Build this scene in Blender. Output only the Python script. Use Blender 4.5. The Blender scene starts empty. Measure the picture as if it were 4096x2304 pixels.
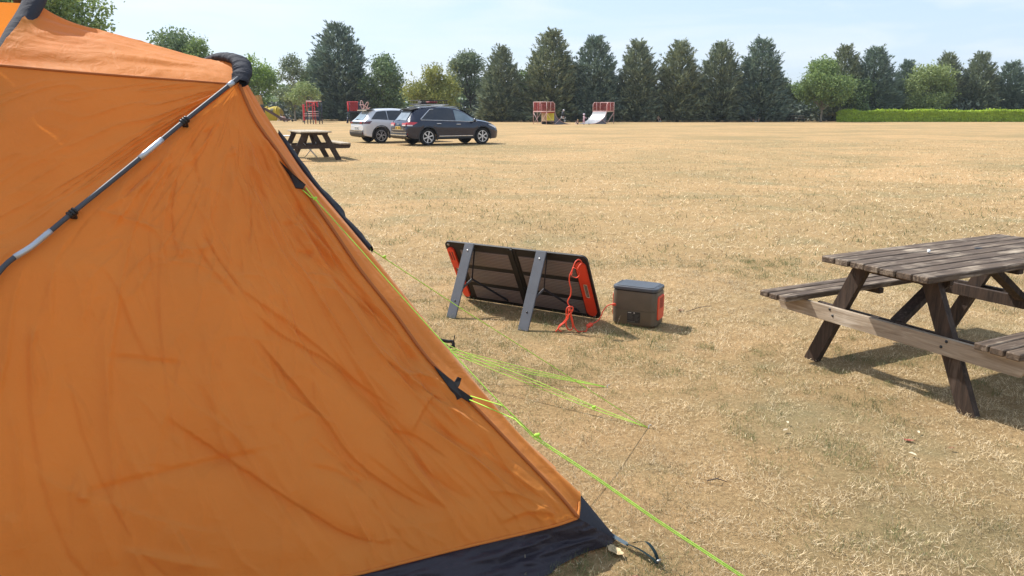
import bpy, bmesh, math, random
import numpy as np
from mathutils import Vector, Matrix, Quaternion
D = bpy.data
SC = bpy.context.scene
COL = SC.collection
rad = math.radians

# ------------------------------------------------------------------ camera, sky, sun, exposure
cam = D.objects.new('camera', D.cameras.new('camera'))
COL.objects.link(cam)
cam.location = (0, 0, 1.55)
cam.rotation_euler = (rad(90 - 13.37), 0, 0)
cam.data.sensor_width = 36.0
cam.data.lens = 36.0 * 3000 / 4096
cam.data.clip_start = 0.05
cam.data.clip_end = 3000
SC.camera = cam
SUN_DIR = Vector((-0.52, 0.385, 0.762)).normalized()
SUN_EL = math.asin(SUN_DIR.z)
SUN_AZ = math.atan2(SUN_DIR.x, SUN_DIR.y)
world = D.worlds.new('World')
SC.world = world
world.use_nodes = True
nt = world.node_tree
for n in list(nt.nodes):
    nt.nodes.remove(n)
wo = nt.nodes.new('ShaderNodeOutputWorld')
bg = nt.nodes.new('ShaderNodeBackground')
sky = nt.nodes.new('ShaderNodeTexSky')
sky.sky_type = 'NISHITA'
sky.sun_disc = False
sky.sun_elevation = SUN_EL
sky.sun_rotation = SUN_AZ
sky.air_density = 1.0
sky.dust_density = 1.2
sky.ozone_density = 1.5
bg.inputs['Strength'].default_value = 0.15
tc = nt.nodes.new('ShaderNodeTexCoord')
mp = nt.nodes.new('ShaderNodeMapping')
mp.inputs['Scale'].default_value = (1.6, 1.6, 11.0)
mp.inputs['Rotation'].default_value = (0.04, 0.06, 0.3)
nz = nt.nodes.new('ShaderNodeTexNoise')
nz.inputs['Scale'].default_value = 1.7
nz.inputs['Detail'].default_value = 7
nz.inputs['Roughness'].default_value = 0.55
nz.inputs['Distortion'].default_value = 0.4
rp = nt.nodes.new('ShaderNodeValToRGB')
rp.color_ramp.elements[0].position = 0.44
rp.color_ramp.elements[0].color = (0.0, 0.0, 0.0, 1)
rp.color_ramp.elements[1].position = 0.72
rp.color_ramp.elements[1].color = (0.75, 0.75, 0.75, 1)
mx = nt.nodes.new('ShaderNodeMix')
mx.data_type = 'RGBA'
mx.inputs[7].default_value = (4.0, 4.2, 4.5, 1)
mv = nt.nodes.new('ShaderNodeMix')
mv.data_type = 'RGBA'
mv.inputs[0].default_value = 0.72
mv.inputs[7].default_value = (2.45, 3.05, 3.95, 1)
L = nt.links.new
L(tc.outputs['Generated'], mp.inputs['Vector'])
L(mp.outputs['Vector'], nz.inputs['Vector'])
L(nz.outputs['Fac'], rp.inputs['Fac'])
L(rp.outputs['Color'], mx.inputs[0])
L(sky.outputs['Color'], mv.inputs[6])
L(mv.outputs[2], mx.inputs[6])
L(mx.outputs[2], bg.inputs['Color'])
L(bg.outputs['Background'], wo.inputs['Surface'])
sun = D.objects.new('sun', D.lights.new('sun', 'SUN'))
COL.objects.link(sun)
sun.data.energy = 4.0
sun.data.angle = rad(0.5)
sun.data.color = (1.0, 0.96, 0.90)
sun.rotation_euler = SUN_DIR.to_track_quat('Z', 'Y').to_euler()
sun.location = (-30, 20, 60)
SC.view_settings.view_transform = 'Standard'
SC.view_settings.look = 'None'
SC.view_settings.gamma = 1
SC.view_settings.use_curve_mapping = False
SC.view_settings.exposure = 0.72

# ------------------------------------------------------------------ helpers
def tag(o, label=None, cat=None, group=None, kind=None):
    if label: o['label'] = label
    if cat: o['category'] = cat
    if group: o['group'] = group
    if kind: o['kind'] = kind
    return o

def empty(name, loc=(0, 0, 0), rz=0.0, label=None, cat=None, group=None, parent=None):
    o = D.objects.new(name, None)
    COL.objects.link(o)
    o.empty_display_size = 0.1
    o.location = loc
    o.rotation_euler = (0, 0, rz)
    if parent: o.parent = parent
    return tag(o, label, cat, group)

class MB:
    def __init__(s):
        s.v = []; s.f = []; s.mi = []
    def add(s, vs, fs, m=0):
        b = len(s.v)
        s.v += [tuple(p) for p in vs]
        s.f += [tuple(i + b for i in f) for f in fs]
        s.mi += [m] * len(fs)
        return s
    def box(s, c, d, M=None, m=0, bev=0.0):
        x, y, z = d[0] / 2, d[1] / 2, d[2] / 2
        if bev > 0:
            b = min(bev, x * .9, y * .9, z * .9)
            pts = []
            for sx in (-1, 1):
                for sy in (-1, 1):
                    for sz in (-1, 1):
                        pts += [(sx * x, sy * (y - b), sz * (z - b)), (sx * (x - b), sy * y, sz * (z - b)), (sx * (x - b), sy * (y - b), sz * z)]
            bm = bmesh.new()
            for p in pts: bm.verts.new(p)
            bmesh.ops.convex_hull(bm, input=bm.verts)
            bm.verts.ensure_lookup_table()
            bmesh.ops.dissolve_limit(bm, angle_limit=0.01, verts=bm.verts, edges=bm.edges)
            bm.verts.index_update()
            vs = [Vector(v.co) for v in bm.verts]
            fs = [[v.index for v in f.verts] for f in bm.faces]
            bm.free()
        else:
            vs = [Vector((a, b2, c2)) for a in (-x, x) for b2 in (-y, y) for c2 in (-z, z)]
            fs = [(0, 1, 3, 2), (4, 6, 7, 5), (0, 4, 5, 1), (2, 3, 7, 6), (0, 2, 6, 4), (1, 5, 7, 3)]
        c = Vector(c)
        if M is not None: vs = [M @ p for p in vs]
        return s.add([p + c for p in vs], fs, m)
    def beam(s, p, q, w, h, up=(0, 0, 1), m=0, bev=0.0):
        p = Vector(p); q = Vector(q)
        d = q - p; ln = d.length; x = d.normalized()
        y = Vector(up).cross(x)
        if y.length < 1e-5: y = Vector((0, 1, 0)).cross(x)
        y.normalize(); z = x.cross(y)
        M = Matrix((x, y, z)).transposed()
        return s.box((p + q) / 2, (ln, w, h), M, m, bev)
    def tube(s, path, r, seg=8, m=0, cap=True, sx=1.0):
        P = [Vector(p) for p in path]
        n = len(P)
        rs = r if isinstance(r, (list, tuple)) else [r] * n
        ref = None; vs = []
        for i in range(n):
            t = (P[min(i + 1, n - 1)] - P[max(i - 1, 0)])
            if t.length < 1e-9: t = Vector((0, 0, 1))
            t.normalize()
            if ref is None:
                ref = Vector((0, 0, 1)) if abs(t.z) < 0.9 else Vector((1, 0, 0))
            a = ref - t * ref.dot(t)
            if a.length < 1e-6: a = t.orthogonal()
            a.normalize(); ref = a; b = t.cross(a)
            for k in range(seg):
                th = 2 * math.pi * k / seg
                vs.append(P[i] + (a * math.cos(th) + b * math.sin(th) * sx) * rs[i])
        fs = []
        for i in range(n - 1):
            for k in range(seg):
                k2 = (k + 1) % seg
                fs.append((i * seg + k, i * seg + k2, (i + 1) * seg + k2, (i + 1) * seg + k))
        if cap:
            fs.append(tuple(range(seg - 1, -1, -1)))
            fs.append(tuple((n - 1) * seg + k for k in range(seg)))
        return s.add(vs, fs, m)
    def grid(s, rows, m=0, closed=False):
        R = len(rows); Cn = len(rows[0])
        fs = []
        for i in range(R - 1):
            for j in range(Cn - (0 if closed else 1)):
                j2 = (j + 1) % Cn
                fs.append((i * Cn + j, i * Cn + j2, (i + 1) * Cn + j2, (i + 1) * Cn + j))
        return s.add([p for r in rows for p in r], fs, m)
    def lathe(s, prof, seg=24, M=None, c=(0, 0, 0), m=0):
        rows = []
        c = Vector(c)
        for r, z in prof:
            row = []
            for k in range(seg):
                th = 2 * math.pi * k / seg
                p = Vector((r * math.cos(th), r * math.sin(th), z))
                row.append((M @ p if M is not None else p) + c)
            rows.append(row)
        return s.grid(rows, m, closed=True)
    def prism(s, poly, d, m=0):      # planar polygon of 3D points, extruded by vector d
        poly = [Vector(p) for p in poly]; d = Vector(d); n = len(poly)
        vs = poly + [p + d for p in poly]
        fs = [tuple(range(n - 1, -1, -1)), tuple(range(n, 2 * n))]
        for i in range(n):
            j = (i + 1) % n
            fs.append((i, j, n + j, n + i))
        return s.add(vs, fs, m)
    def sphere(s, c, r, seg=12, rings=8, m=0, sc=(1, 1, 1)):
        prof = []
        rows = []
        for i in range(rings + 1):
            ph = math.pi * (i / rings) 
            rr = max(math.sin(ph), 1e-3); z = -math.cos(ph)
            rows.append([Vector((c[0] + r * sc[0] * rr * math.cos(2 * math.pi * k / seg), c[1] + r * sc[1] * rr * math.sin(2 * math.pi * k / seg), c[2] + r * sc[2] * z)) for k in range(seg)])
        return s.grid(rows, m, closed=True)
    def build(s, name, mats, parent=None, smooth=False, fix=True):
        me = D.meshes.new(name)
        me.from_pydata([tuple(p) for p in s.v], [], s.f)
        if not isinstance(mats, (list, tuple)): mats = [mats]
        for m in mats: me.materials.append(m)
        if len(mats) > 1: me.polygons.foreach_set('material_index', s.mi)
        if fix:
            bm = bmesh.new(); bm.from_mesh(me)
            bmesh.ops.recalc_face_normals(bm, faces=bm.faces)
            bm.to_mesh(me); bm.free()
        if smooth is True:
            me.polygons.foreach_set('use_smooth', [True] * len(me.polygons))
        elif smooth:
            me.polygons.foreach_set('use_smooth', [True] * len(me.polygons))
            me.set_sharp_from_angle(angle=smooth)
        me.update()
        o = D.objects.new(name, me)
        COL.objects.link(o)
        if parent: o.parent = parent
        return o

def children(o):
    return [c for c in D.objects if c.parent == o]

def copy_tree(o, parent=None):
    c = o.copy(); COL.objects.link(c)
    if parent: c.parent = parent
    for ch in list(o.children):
        copy_tree(ch, c)
    return c

def res(c, n):
    c = np.array(c, float)
    d = np.r_[0, np.cumsum(np.linalg.norm(np.diff(c, axis=0), axis=1))]; d /= d[-1]
    t = np.linspace(0, 1, n) if isinstance(n, int) else n
    return np.stack([np.interp(t, d, c[:, i]) for i in range(3)], 1)

def spl(c, n):                       # smooth curve through points
    c = np.array(c, float); m = len(c)
    d = np.r_[0, np.cumsum(np.sqrt(np.linalg.norm(np.diff(c, axis=0), axis=1)) + 1e-9)]
    tan = np.zeros_like(c)
    for i in range(m):
        a, b = max(i - 1, 0), min(i + 1, m - 1)
        tan[i] = (c[b] - c[a]) / (d[b] - d[a])
    ts = np.linspace(0, d[-1], n) if isinstance(n, int) else np.asarray(n) * d[-1]
    out = []
    for t in ts:
        i = min(max(np.searchsorted(d, t) - 1, 0), m - 2)
        h = d[i + 1] - d[i]; u = (t - d[i]) / h
        out.append((2*u**3-3*u**2+1)*c[i] + (u**3-2*u**2+u)*h*tan[i] + (-2*u**3+3*u**2)*c[i+1] + (u**3-u**2)*h*tan[i+1])
    return np.array(out)

# numpy value noise (for cloth relief and ground lumps)
_rs = np.random.RandomState(7)
_T = _rs.rand(64, 64, 64)
def vnoise(P):
    P = np.asarray(P, float)
    i = np.floor(P).astype(int); f = P - i; f = f * f * (3 - 2 * f)
    i &= 63; j = (i + 1) & 63
    x0, y0, z0 = i[..., 0], i[..., 1], i[..., 2]; x1, y1, z1 = j[..., 0], j[..., 1], j[..., 2]
    fx, fy, fz = f[..., 0], f[..., 1], f[..., 2]
    a = _T[x0, y0, z0] * (1 - fx) + _T[x1, y0, z0] * fx
    b = _T[x0, y1, z0] * (1 - fx) + _T[x1, y1, z0] * fx
    c = _T[x0, y0, z1] * (1 - fx) + _T[x1, y0, z1] * fx
    d = _T[x0, y1, z1] * (1 - fx) + _T[x1, y1, z1] * fx
    return ((a * (1 - fy) + b * fy) * (1 - fz) + (c * (1 - fy) + d * fy) * fz) * 2 - 1

# ------------------------------------------------------------------ materials
def newmat(name):
    m = D.materials.new(name); m.use_nodes = True
    return m, m.node_tree, m.node_tree.nodes['Principled BSDF']

def plain(name, col, rough=0.5, metal=0.0, var=0.12, scale=9.0, bump=0.0, bscale=60.0, coat=0.0, spec=0.5, emit=None):
    m, t, b = newmat(name)
    b.inputs['Roughness'].default_value = rough
    b.inputs['Metallic'].default_value = metal
    b.inputs['Coat Weight'].default_value = coat
    b.inputs['Coat Roughness'].default_value = 0.04
    b.inputs['Specular IOR Level'].default_value = spec
    tcn = t.nodes.new('ShaderNodeTexCoord')
    n = t.nodes.new('ShaderNodeTexNoise'); n.inputs['Scale'].default_value = scale; n.inputs['Detail'].default_value = 5
    r = t.nodes.new('ShaderNodeValToRGB')
    r.color_ramp.elements[0].position = 0.3; r.color_ramp.elements[1].position = 0.72
    r.color_ramp.elements[0].color = tuple(max(0, c * (1 - var)) for c in col[:3]) + (1,)
    r.color_ramp.elements[1].color = tuple(min(1, c * (1 + var)) for c in col[:3]) + (1,)
    t.links.new(tcn.outputs['Object'], n.inputs['Vector'])
    t.links.new(n.outputs['Fac'], r.inputs['Fac'])
    t.links.new(r.outputs['Color'], b.inputs['Base Color'])
    if bump > 0:
        n2 = t.nodes.new('ShaderNodeTexNoise'); n2.inputs['Scale'].default_value = bscale; n2.inputs['Detail'].default_value = 4
        bp = t.nodes.new('ShaderNodeBump'); bp.inputs['Strength'].default_value = bump; bp.inputs['Distance'].default_value = 0.004
        t.links.new(tcn.outputs['Object'], n2.inputs['Vector'])
        t.links.new(n2.outputs['Fac'], bp.inputs['Height'])
        t.links.new(bp.outputs['Normal'], b.inputs['Normal'])
    return m

def leafmat(name, c0, c1, trans=0.25, rough=0.6):
    m, t, b = newmat(name)
    g = t.nodes.new('ShaderNodeNewGeometry')
    r = t.nodes.new('ShaderNodeValToRGB')
    r.color_ramp.elements[0].color = tuple(c0) + (1,); r.color_ramp.elements[1].color = tuple(c1) + (1,)
    tcn = t.nodes.new('ShaderNodeTexCoord')
    n = t.nodes.new('ShaderNodeTexNoise'); n.inputs['Scale'].default_value = 0.9; n.inputs['Detail'].default_value = 3
    ad = t.nodes.new('ShaderNodeMath'); ad.operation = 'MULTIPLY_ADD'; ad.inputs[1].default_value = 0.55
    ml = t.nodes.new('ShaderNodeMath'); ml.operation = 'MULTIPLY'; ml.inputs[1].default_value = 0.5
    t.links.new(tcn.outputs['Object'], n.inputs['Vector'])
    t.links.new(n.outputs['Fac'], ml.inputs[0])
    t.links.new(g.outputs['Random Per Island'], ad.inputs[0]); t.links.new(ml.outputs[0], ad.inputs[2])
    t.links.new(ad.outputs[0], r.inputs['Fac'])
    t.links.new(r.outputs['Color'], b.inputs['Base Color'])
    b.inputs['Roughness'].default_value = rough
    b.inputs['Specular IOR Level'].default_value = 0.3
    tr = t.nodes.new('ShaderNodeBsdfTranslucent')
    ms = t.nodes.new('ShaderNodeMixShader'); ms.inputs[0].default_value = trans
    t.links.new(r.outputs['Color'], tr.inputs['Color'])
    t.links.new(b.outputs['BSDF'], ms.inputs[1]); t.links.new(tr.outputs['BSDF'], ms.inputs[2])
    t.links.new(ms.outputs['Shader'], t.nodes['Material Output'].inputs['Surface'])
    return m

def clothmat(name, col, trans, rough=0.75, weave=900.0, bump=0.25, wr=7.0, wrs=0.35):
    m, t, b = newmat(name)
    tcn = t.nodes.new('ShaderNodeTexCoord')
    n = t.nodes.new('ShaderNodeTexNoise'); n.inputs['Scale'].default_value = 2.2; n.inputs['Detail'].default_value = 6
    r = t.nodes.new('ShaderNodeValToRGB')
    r.color_ramp.elements[0].position = 0.3; r.color_ramp.elements[1].position = 0.75
    r.color_ramp.elements[0].color = tuple(c * 0.93 for c in col) + (1,); r.color_ramp.elements[1].color = tuple(min(1, c * 1.06) for c in col) + (1,)
    t.links.new(tcn.outputs['Object'], n.inputs['Vector']); t.links.new(n.outputs['Fac'], r.inputs['Fac'])
    n2 = t.nodes.new('ShaderNodeTexNoise'); n2.inputs['Scale'].default_value = wr; n2.inputs['Detail'].default_value = 8; n2.inputs['Roughness'].default_value = 0.6; n2.inputs['Distortion'].default_value = 0.6
    b1 = t.nodes.new('ShaderNodeBump'); b1.inputs['Strength'].default_value = wrs; b1.inputs['Distance'].default_value = 0.02
    n3 = t.nodes.new('ShaderNodeTexNoise'); n3.inputs['Scale'].default_value = weave; n3.inputs['Detail'].default_value = 2
    b2 = t.nodes.new('ShaderNodeBump'); b2.inputs['Strength'].default_value = bump; b2.inputs['Distance'].default_value = 0.0008
    t.links.new(tcn.outputs['Object'], n2.inputs['Vector']); t.links.new(tcn.outputs['Object'], n3.inputs['Vector'])
    t.links.new(n2.outputs['Fac'], b1.inputs['Height']); t.links.new(n3.outputs['Fac'], b2.inputs['Height'])
    t.links.new(b1.outputs['Normal'], b2.inputs['Normal'])
    t.links.new(b2.outputs['Normal'], b.inputs['Normal'])
    t.links.new(r.outputs['Color'], b.inputs['Base Color'])
    b.inputs['Roughness'].default_value = rough
    b.inputs['Specular IOR Level'].default_value = 0.3
    if trans > 0:
        b.inputs['Sheen Weight'].default_value = 0.22; b.inputs['Sheen Roughness'].default_value = 0.45; b.inputs['Sheen Tint'].default_value = (1.0, 0.86, 0.74, 1)
        tr = t.nodes.new('ShaderNodeBsdfTranslucent'); t.links.new(b2.outputs['Normal'], tr.inputs['Normal'])
        ms = t.nodes.new('ShaderNodeMixShader'); ms.inputs[0].default_value = trans
        t.links.new(r.outputs['Color'], tr.inputs['Color'])
        t.links.new(b.outputs['BSDF'], ms.inputs[1]); t.links.new(tr.outputs['BSDF'], ms.inputs[2])
        t.links.new(ms.outputs['Shader'], t.nodes['Material Output'].inputs['Surface'])
    return m

def woodmat(name, c0, c1, c2, rough=0.75, axis=0, worn=0.5):
    m, t, b = newmat(name)
    tcn = t.nodes.new('ShaderNodeTexCoord')
    oi = t.nodes.new('ShaderNodeObjectInfo')
    mpn = t.nodes.new('ShaderNodeMapping')
    sc = [14.0, 14.0, 14.0]; sc[axis] = 1.1
    mpn.inputs['Scale'].default_value = sc
    va = t.nodes.new('ShaderNodeVectorMath'); va.operation = 'ADD'
    mu = t.nodes.new('ShaderNodeMath'); mu.operation = 'MULTIPLY'; mu.inputs[1].default_value = 37.0
    t.links.new(oi.outputs['Random'], mu.inputs[0])
    t.links.new(tcn.outputs['Object'], va.inputs[0]); t.links.new(mu.outputs[0], va.inputs[1])
    t.links.new(va.outputs[0], mpn.inputs['Vector'])
    n = t.nodes.new('ShaderNodeTexNoise'); n.inputs['Scale'].default_value = 3.0; n.inputs['Detail'].default_value = 8; n.inputs['Roughness'].default_value = 0.65; n.inputs['Distortion'].default_value = 0.8
    t.links.new(mpn.outputs['Vector'], n.inputs['Vector'])
    n2 = t.nodes.new('ShaderNodeTexNoise'); n2.inputs['Scale'].default_value = 5.0; n2.inputs['Detail'].default_value = 6
    t.links.new(va.outputs[0], n2.inputs['Vector'])
    r = t.nodes.new('ShaderNodeValToRGB')
    r.color_ramp.elements[0].position = 0.32; r.color_ramp.elements[1].position = 0.7
    r.color_ramp.elements[0].color = tuple(c0) + (1,); r.color_ramp.elements[1].color = tuple(c1) + (1,)
    t.links.new(n.outputs['Fac'], r.inputs['Fac'])
    r2 = t.nodes.new('ShaderNodeValToRGB')
    r2.color_ramp.elements[0].position = 0.62 - worn * 0.12; r2.color_ramp.elements[1].position = 0.74 - worn * 0.06
    r2.color_ramp.elements[0].color = (0, 0, 0, 1); r2.color_ramp.elements[1].color = (1, 1, 1, 1)
    ad = t.nodes.new('ShaderNodeMath'); ad.operation = 'MULTIPLY_ADD'; ad.inputs[1].default_value = 0.55
    ml = t.nodes.new('ShaderNodeMath'); ml.operation = 'MULTIPLY'; ml.inputs[1].default_value = 0.45
    t.links.new(n.outputs['Fac'], ml.inputs[0]); t.links.new(n2.outputs['Fac'], ad.inputs[0]); t.links.new(ml.outputs[0], ad.inputs[2])
    t.links.new(ad.outputs[0], r2.inputs['Fac'])
    mxn = t.nodes.new('ShaderNodeMix'); mxn.data_type = 'RGBA'; mxn.inputs[7].default_value = tuple(c2) + (1,)
    t.links.new(r2.outputs['Color'], mxn.inputs[0]); t.links.new(r.outputs['Color'], mxn.inputs[6])
    t.links.new(mxn.outputs[2], b.inputs['Base Color'])
    b.inputs['Roughness'].default_value = rough
    b.inputs['Specular IOR Level'].default_value = 0.35
    bp = t.nodes.new('ShaderNodeBump'); bp.inputs['Strength'].default_value = 0.6; bp.inputs['Distance'].default_value = 0.004
    t.links.new(n.outputs['Fac'], bp.inputs['Height']); t.links.new(bp.outputs['Normal'], b.inputs['Normal'])
    return m

M = {}
M['orange_cloth'] = clothmat('orange_cloth', (0.80, 0.285, 0.048), 0.38, 0.6, wr=11.0, wrs=0.4)
M['navy_cloth'] = clothmat('navy_cloth', (0.040, 0.042, 0.052), 0.0, 0.85, bump=0.2, wr=10, wrs=0.6)
M['mud_cloth'] = clothmat('mud_cloth', (0.034, 0.028, 0.036), 0.0, 0.5, bump=0.2, wr=9, wrs=0.7)
M['sheet'] = plain('groundsheet', (0.42, 0.45, 0.52), 0.5, bump=0.4)
M['black'] = plain('black_plastic', (0.012, 0.012, 0.013), 0.45)
M['black_web'] = plain('black_webbing', (0.012, 0.012, 0.014), 0.7)
M['web_green'] = plain('green_webbing', (0.012, 0.030, 0.034), 0.85, spec=0.2, bump=0.5, bscale=300)
M['web_grey'] = plain('grey_webbing', (0.09, 0.12, 0.14), 0.85, spec=0.2, bump=0.5, bscale=300)
M['pole'] = plain('pole_grey', (0.055, 0.06, 0.072), 0.55, 0.0)
M['alu'] = plain('aluminium', (0.50, 0.53, 0.56), 0.42, 0.7, bump=0.1)
M['guy'] = plain('lime_cord', (0.44, 0.78, 0.07), 0.6, bump=0.5, bscale=900)
M['steel'] = plain('steel', (0.45, 0.45, 0.44), 0.4, 0.9)
M['wood_dark'] = woodmat('dark_stained_wood', (0.022, 0.015, 0.011), (0.085, 0.056, 0.04), (0.24, 0.19, 0.15), worn=0.45)
M['wood_top'] = woodmat('worn_table_top_wood', (0.040, 0.026, 0.018), (0.165, 0.115, 0.076), (0.42, 0.34, 0.25), worn=0.95)
M['wood_grey'] = woodmat('bare_grey_wood', (0.24, 0.175, 0.115), (0.46, 0.37, 0.27), (0.54, 0.46, 0.36), worn=0.6, axis=1)
M['wood_leg'] = woodmat('dark_leg_wood', (0.020, 0.013, 0.009), (0.080, 0.050, 0.034), (0.14, 0.11, 0.085), worn=0.4, axis=2)
M['panel_black'] = plain('panel_fabric', (0.010, 0.009, 0.009), 0.6, bump=0.3, bscale=400)
M['panel_leg'] = plain('panel_leg_grey', (0.085, 0.095, 0.11), 0.5, bump=0.4, bscale=500)
M['orange_plastic'] = plain('orange_plastic', (0.72, 0.055, 0.02), 0.42)
M['orange_cable'] = plain('orange_cable', (0.75, 0.075, 0.03), 0.5)
M['solar_face'] = plain('solar_cells', (0.01, 0.012, 0.03), 0.15)
M['pale_plastic'] = plain('pale_plastic', (0.62, 0.58, 0.50), 0.5)
M['box_grey'] = plain('box_dark_grey', (0.115, 0.088, 0.058), 0.5, bump=0.15, bscale=700)
M['box_lid'] = plain('box_lid_grey', (0.066, 0.072, 0.082), 0.42, bump=0.15, bscale=700)
M['label_ink'] = plain('label_ink', (0.14, 0.13, 0.11), 0.6)
M['label_dark'] = plain('label_dark', (0.022, 0.02, 0.017), 0.5)
M['slot_dark'] = plain('slot_dark', (.10, .012, .008), .7)
M['white'] = plain('white_paint', (0.8, 0.8, 0.78), 0.45)

# ------------------------------------------------------------------ ground
def ground_material():
    m, t, b = newmat('dry_grass_ground')
    N = t.nodes.new; K = t.links.new
    tcn = N('ShaderNodeTexCoord')
    def noise(scale, detail=6, rough=0.6, sc=None, dist=0.0):
        n = N('ShaderNodeTexNoise'); n.inputs['Scale'].default_value = scale; n.inputs['Detail'].default_value = detail
        n.inputs['Roughness'].default_value = rough; n.inputs['Distortion'].default_value = dist
        if sc:
            q = N('ShaderNodeMapping'); q.inputs['Scale'].default_value = sc; K(tcn.outputs['Object'], q.inputs['Vector']); K(q.outputs['Vector'], n.inputs['Vector'])
        else:
            K(tcn.outputs['Object'], n.inputs['Vector'])
        return n
    def ramp(n, pts):
        r = N('ShaderNodeValToRGB'); els = r.color_ramp.elements
        while len(els) < len(pts): els.new(0.5)
        for e, (p, c) in zip(els, pts): e.position = p; e.color = tuple(c) + (1,)
        K(n.outputs['Fac'], r.inputs['Fac']); return r
    def mix(fac, a, bb, mode='MIX'):
        x = N('ShaderNodeMix'); x.data_type = 'RGBA'; x.blend_type = mode
        if isinstance(fac, float): x.inputs[0].default_value = fac
        else: K(fac, x.inputs[0])
        K(a, x.inputs[6]); K(bb, x.inputs[7]); return x.outputs[2]
    fine = ramp(noise(42, 8, 0.75), [(0.30, (0.18, 0.122, 0.062)), (0.5, (0.43, 0.295, 0.145)), (0.70, (0.66, 0.485, 0.265))])
    mid = ramp(noise(3.0, 7, 0.65), [(0.32, (0.29, 0.20, 0.10)), (0.55, (0.42, 0.285, 0.14)), (0.75, (0.52, 0.37, 0.195))])
    c = mix(0.38, fine.outputs['Color'], mid.outputs['Color'])
    # broad worn and greener drifts across the field
    big = ramp(noise(0.16, 8, 0.68, (0.8, 1.1, 1.0), 0.9), [(0.36, (0.74, 0.78, 0.76)), (0.6, (1.08, 1.02, 1.0))])
    c = mix(1.0, c, big.outputs['Color'], 'MULTIPLY')
    gm = ramp(noise(0.9, 6, 0.62, None, 0.5), [(0.52, (0, 0, 0)), (0.70, (0.62, 0.62, 0.62))])
    gcol = N('ShaderNodeRGB'); gcol.outputs[0].default_value = (0.235, 0.215, 0.115, 1)
    c = mix(gm.outputs['Color'], c, gcol.outputs[0])
    K(c, b.inputs['Base Color'])
    b.inputs['Roughness'].default_value = 0.95
    b.inputs['Specular IOR Level'].default_value = 0.1
    bn = noise(55, 8, 0.8)
    bp = N('ShaderNodeBump'); bp.inputs['Strength'].default_value = 0.9; bp.inputs['Distance'].default_value = 0.02
    bn2 = noise(7, 6, 0.7)
    bp2 = N('ShaderNodeBump'); bp2.inputs['Strength'].default_value = 0.6; bp2.inputs['Distance'].default_value = 0.05
    K(bn.outputs['Fac'], bp.inputs['Height']); K(bn2.outputs['Fac'], bp2.inputs['Height']); K(bp2.outputs['Normal'], bp.inputs['Normal'])
    K(bp.outputs['Normal'], b.inputs['Normal'])
    return m
M['ground'] = ground_material()
g = MB(); g.add([(-450, -80, 0), (450, -80, 0), (450, 520, 0), (-450, 520, 0)], [(0, 1, 2, 3)])
tag(g.build('field_ground', M['ground']), 'wide dry straw coloured playing field stretching to the tree line', None, None, 'structure')
SC_PARTS = []

# ------------------------------------------------------------------ dry grass blades (uncountable)
def blade_material():
    m, t, b = newmat('dry_blades')
    a = t.nodes.new('ShaderNodeAttribute'); a.attribute_name = 'blade_colour'
    t.links.new(a.outputs['Color'], b.inputs['Base Color'])
    b.inputs['Roughness'].default_value = 0.8
    b.inputs['Specular IOR Level'].default_value = 0.25
    tr = t.nodes.new('ShaderNodeBsdfTranslucent'); ms = t.nodes.new('ShaderNodeMixShader'); ms.inputs[0].default_value = 0.25
    t.links.new(a.outputs['Color'], tr.inputs['Color'])
    t.links.new(b.outputs['BSDF'], ms.inputs[1]); t.links.new(tr.outputs['BSDF'], ms.inputs[2])
    t.links.new(ms.outputs['Shader'], t.nodes['Material Output'].inputs['Surface'])
    return m
M['blade'] = blade_material()

def green_amount(x, y):
    P = np.stack([x * 1.1 + 3.1, y * 1.1 + 1.7, np.zeros_like(x) + 0.37], -1)
    a = vnoise(P) * 0.6 + vnoise(P * 2.7 + 5) * 0.4 + vnoise(P * 7.1 + 9) * 0.25
    boost = 0.62 * np.exp(-((x - 0.95) ** 2 / 0.5 + (y - 3.0) ** 2 / 0.6)) + 0.35 * np.exp(-((x - 0.1) ** 2 / 0.5 + (y - 4.2) ** 2 / 0.5)) + 0.9 * np.exp(-((x - 0.35) ** 2 / 0.12 + (y - 2.25) ** 2 / 0.05))
    boost = boost + 0.22 * np.exp(-((x - 0.3) ** 2 / 3 + (y - 8.5) ** 2 / 2.5))
    tuft = np.clip((vnoise(P * 5.3 + 31) - .38) * 5, 0, 1) * np.clip(.35 + vnoise(P * .6 + 17) * 1.3 + boost, 0, 1)
    return np.clip(np.clip((a - 0.06 + boost) * 1.8, 0, 1) * .85 + tuft, 0, 1)

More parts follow.
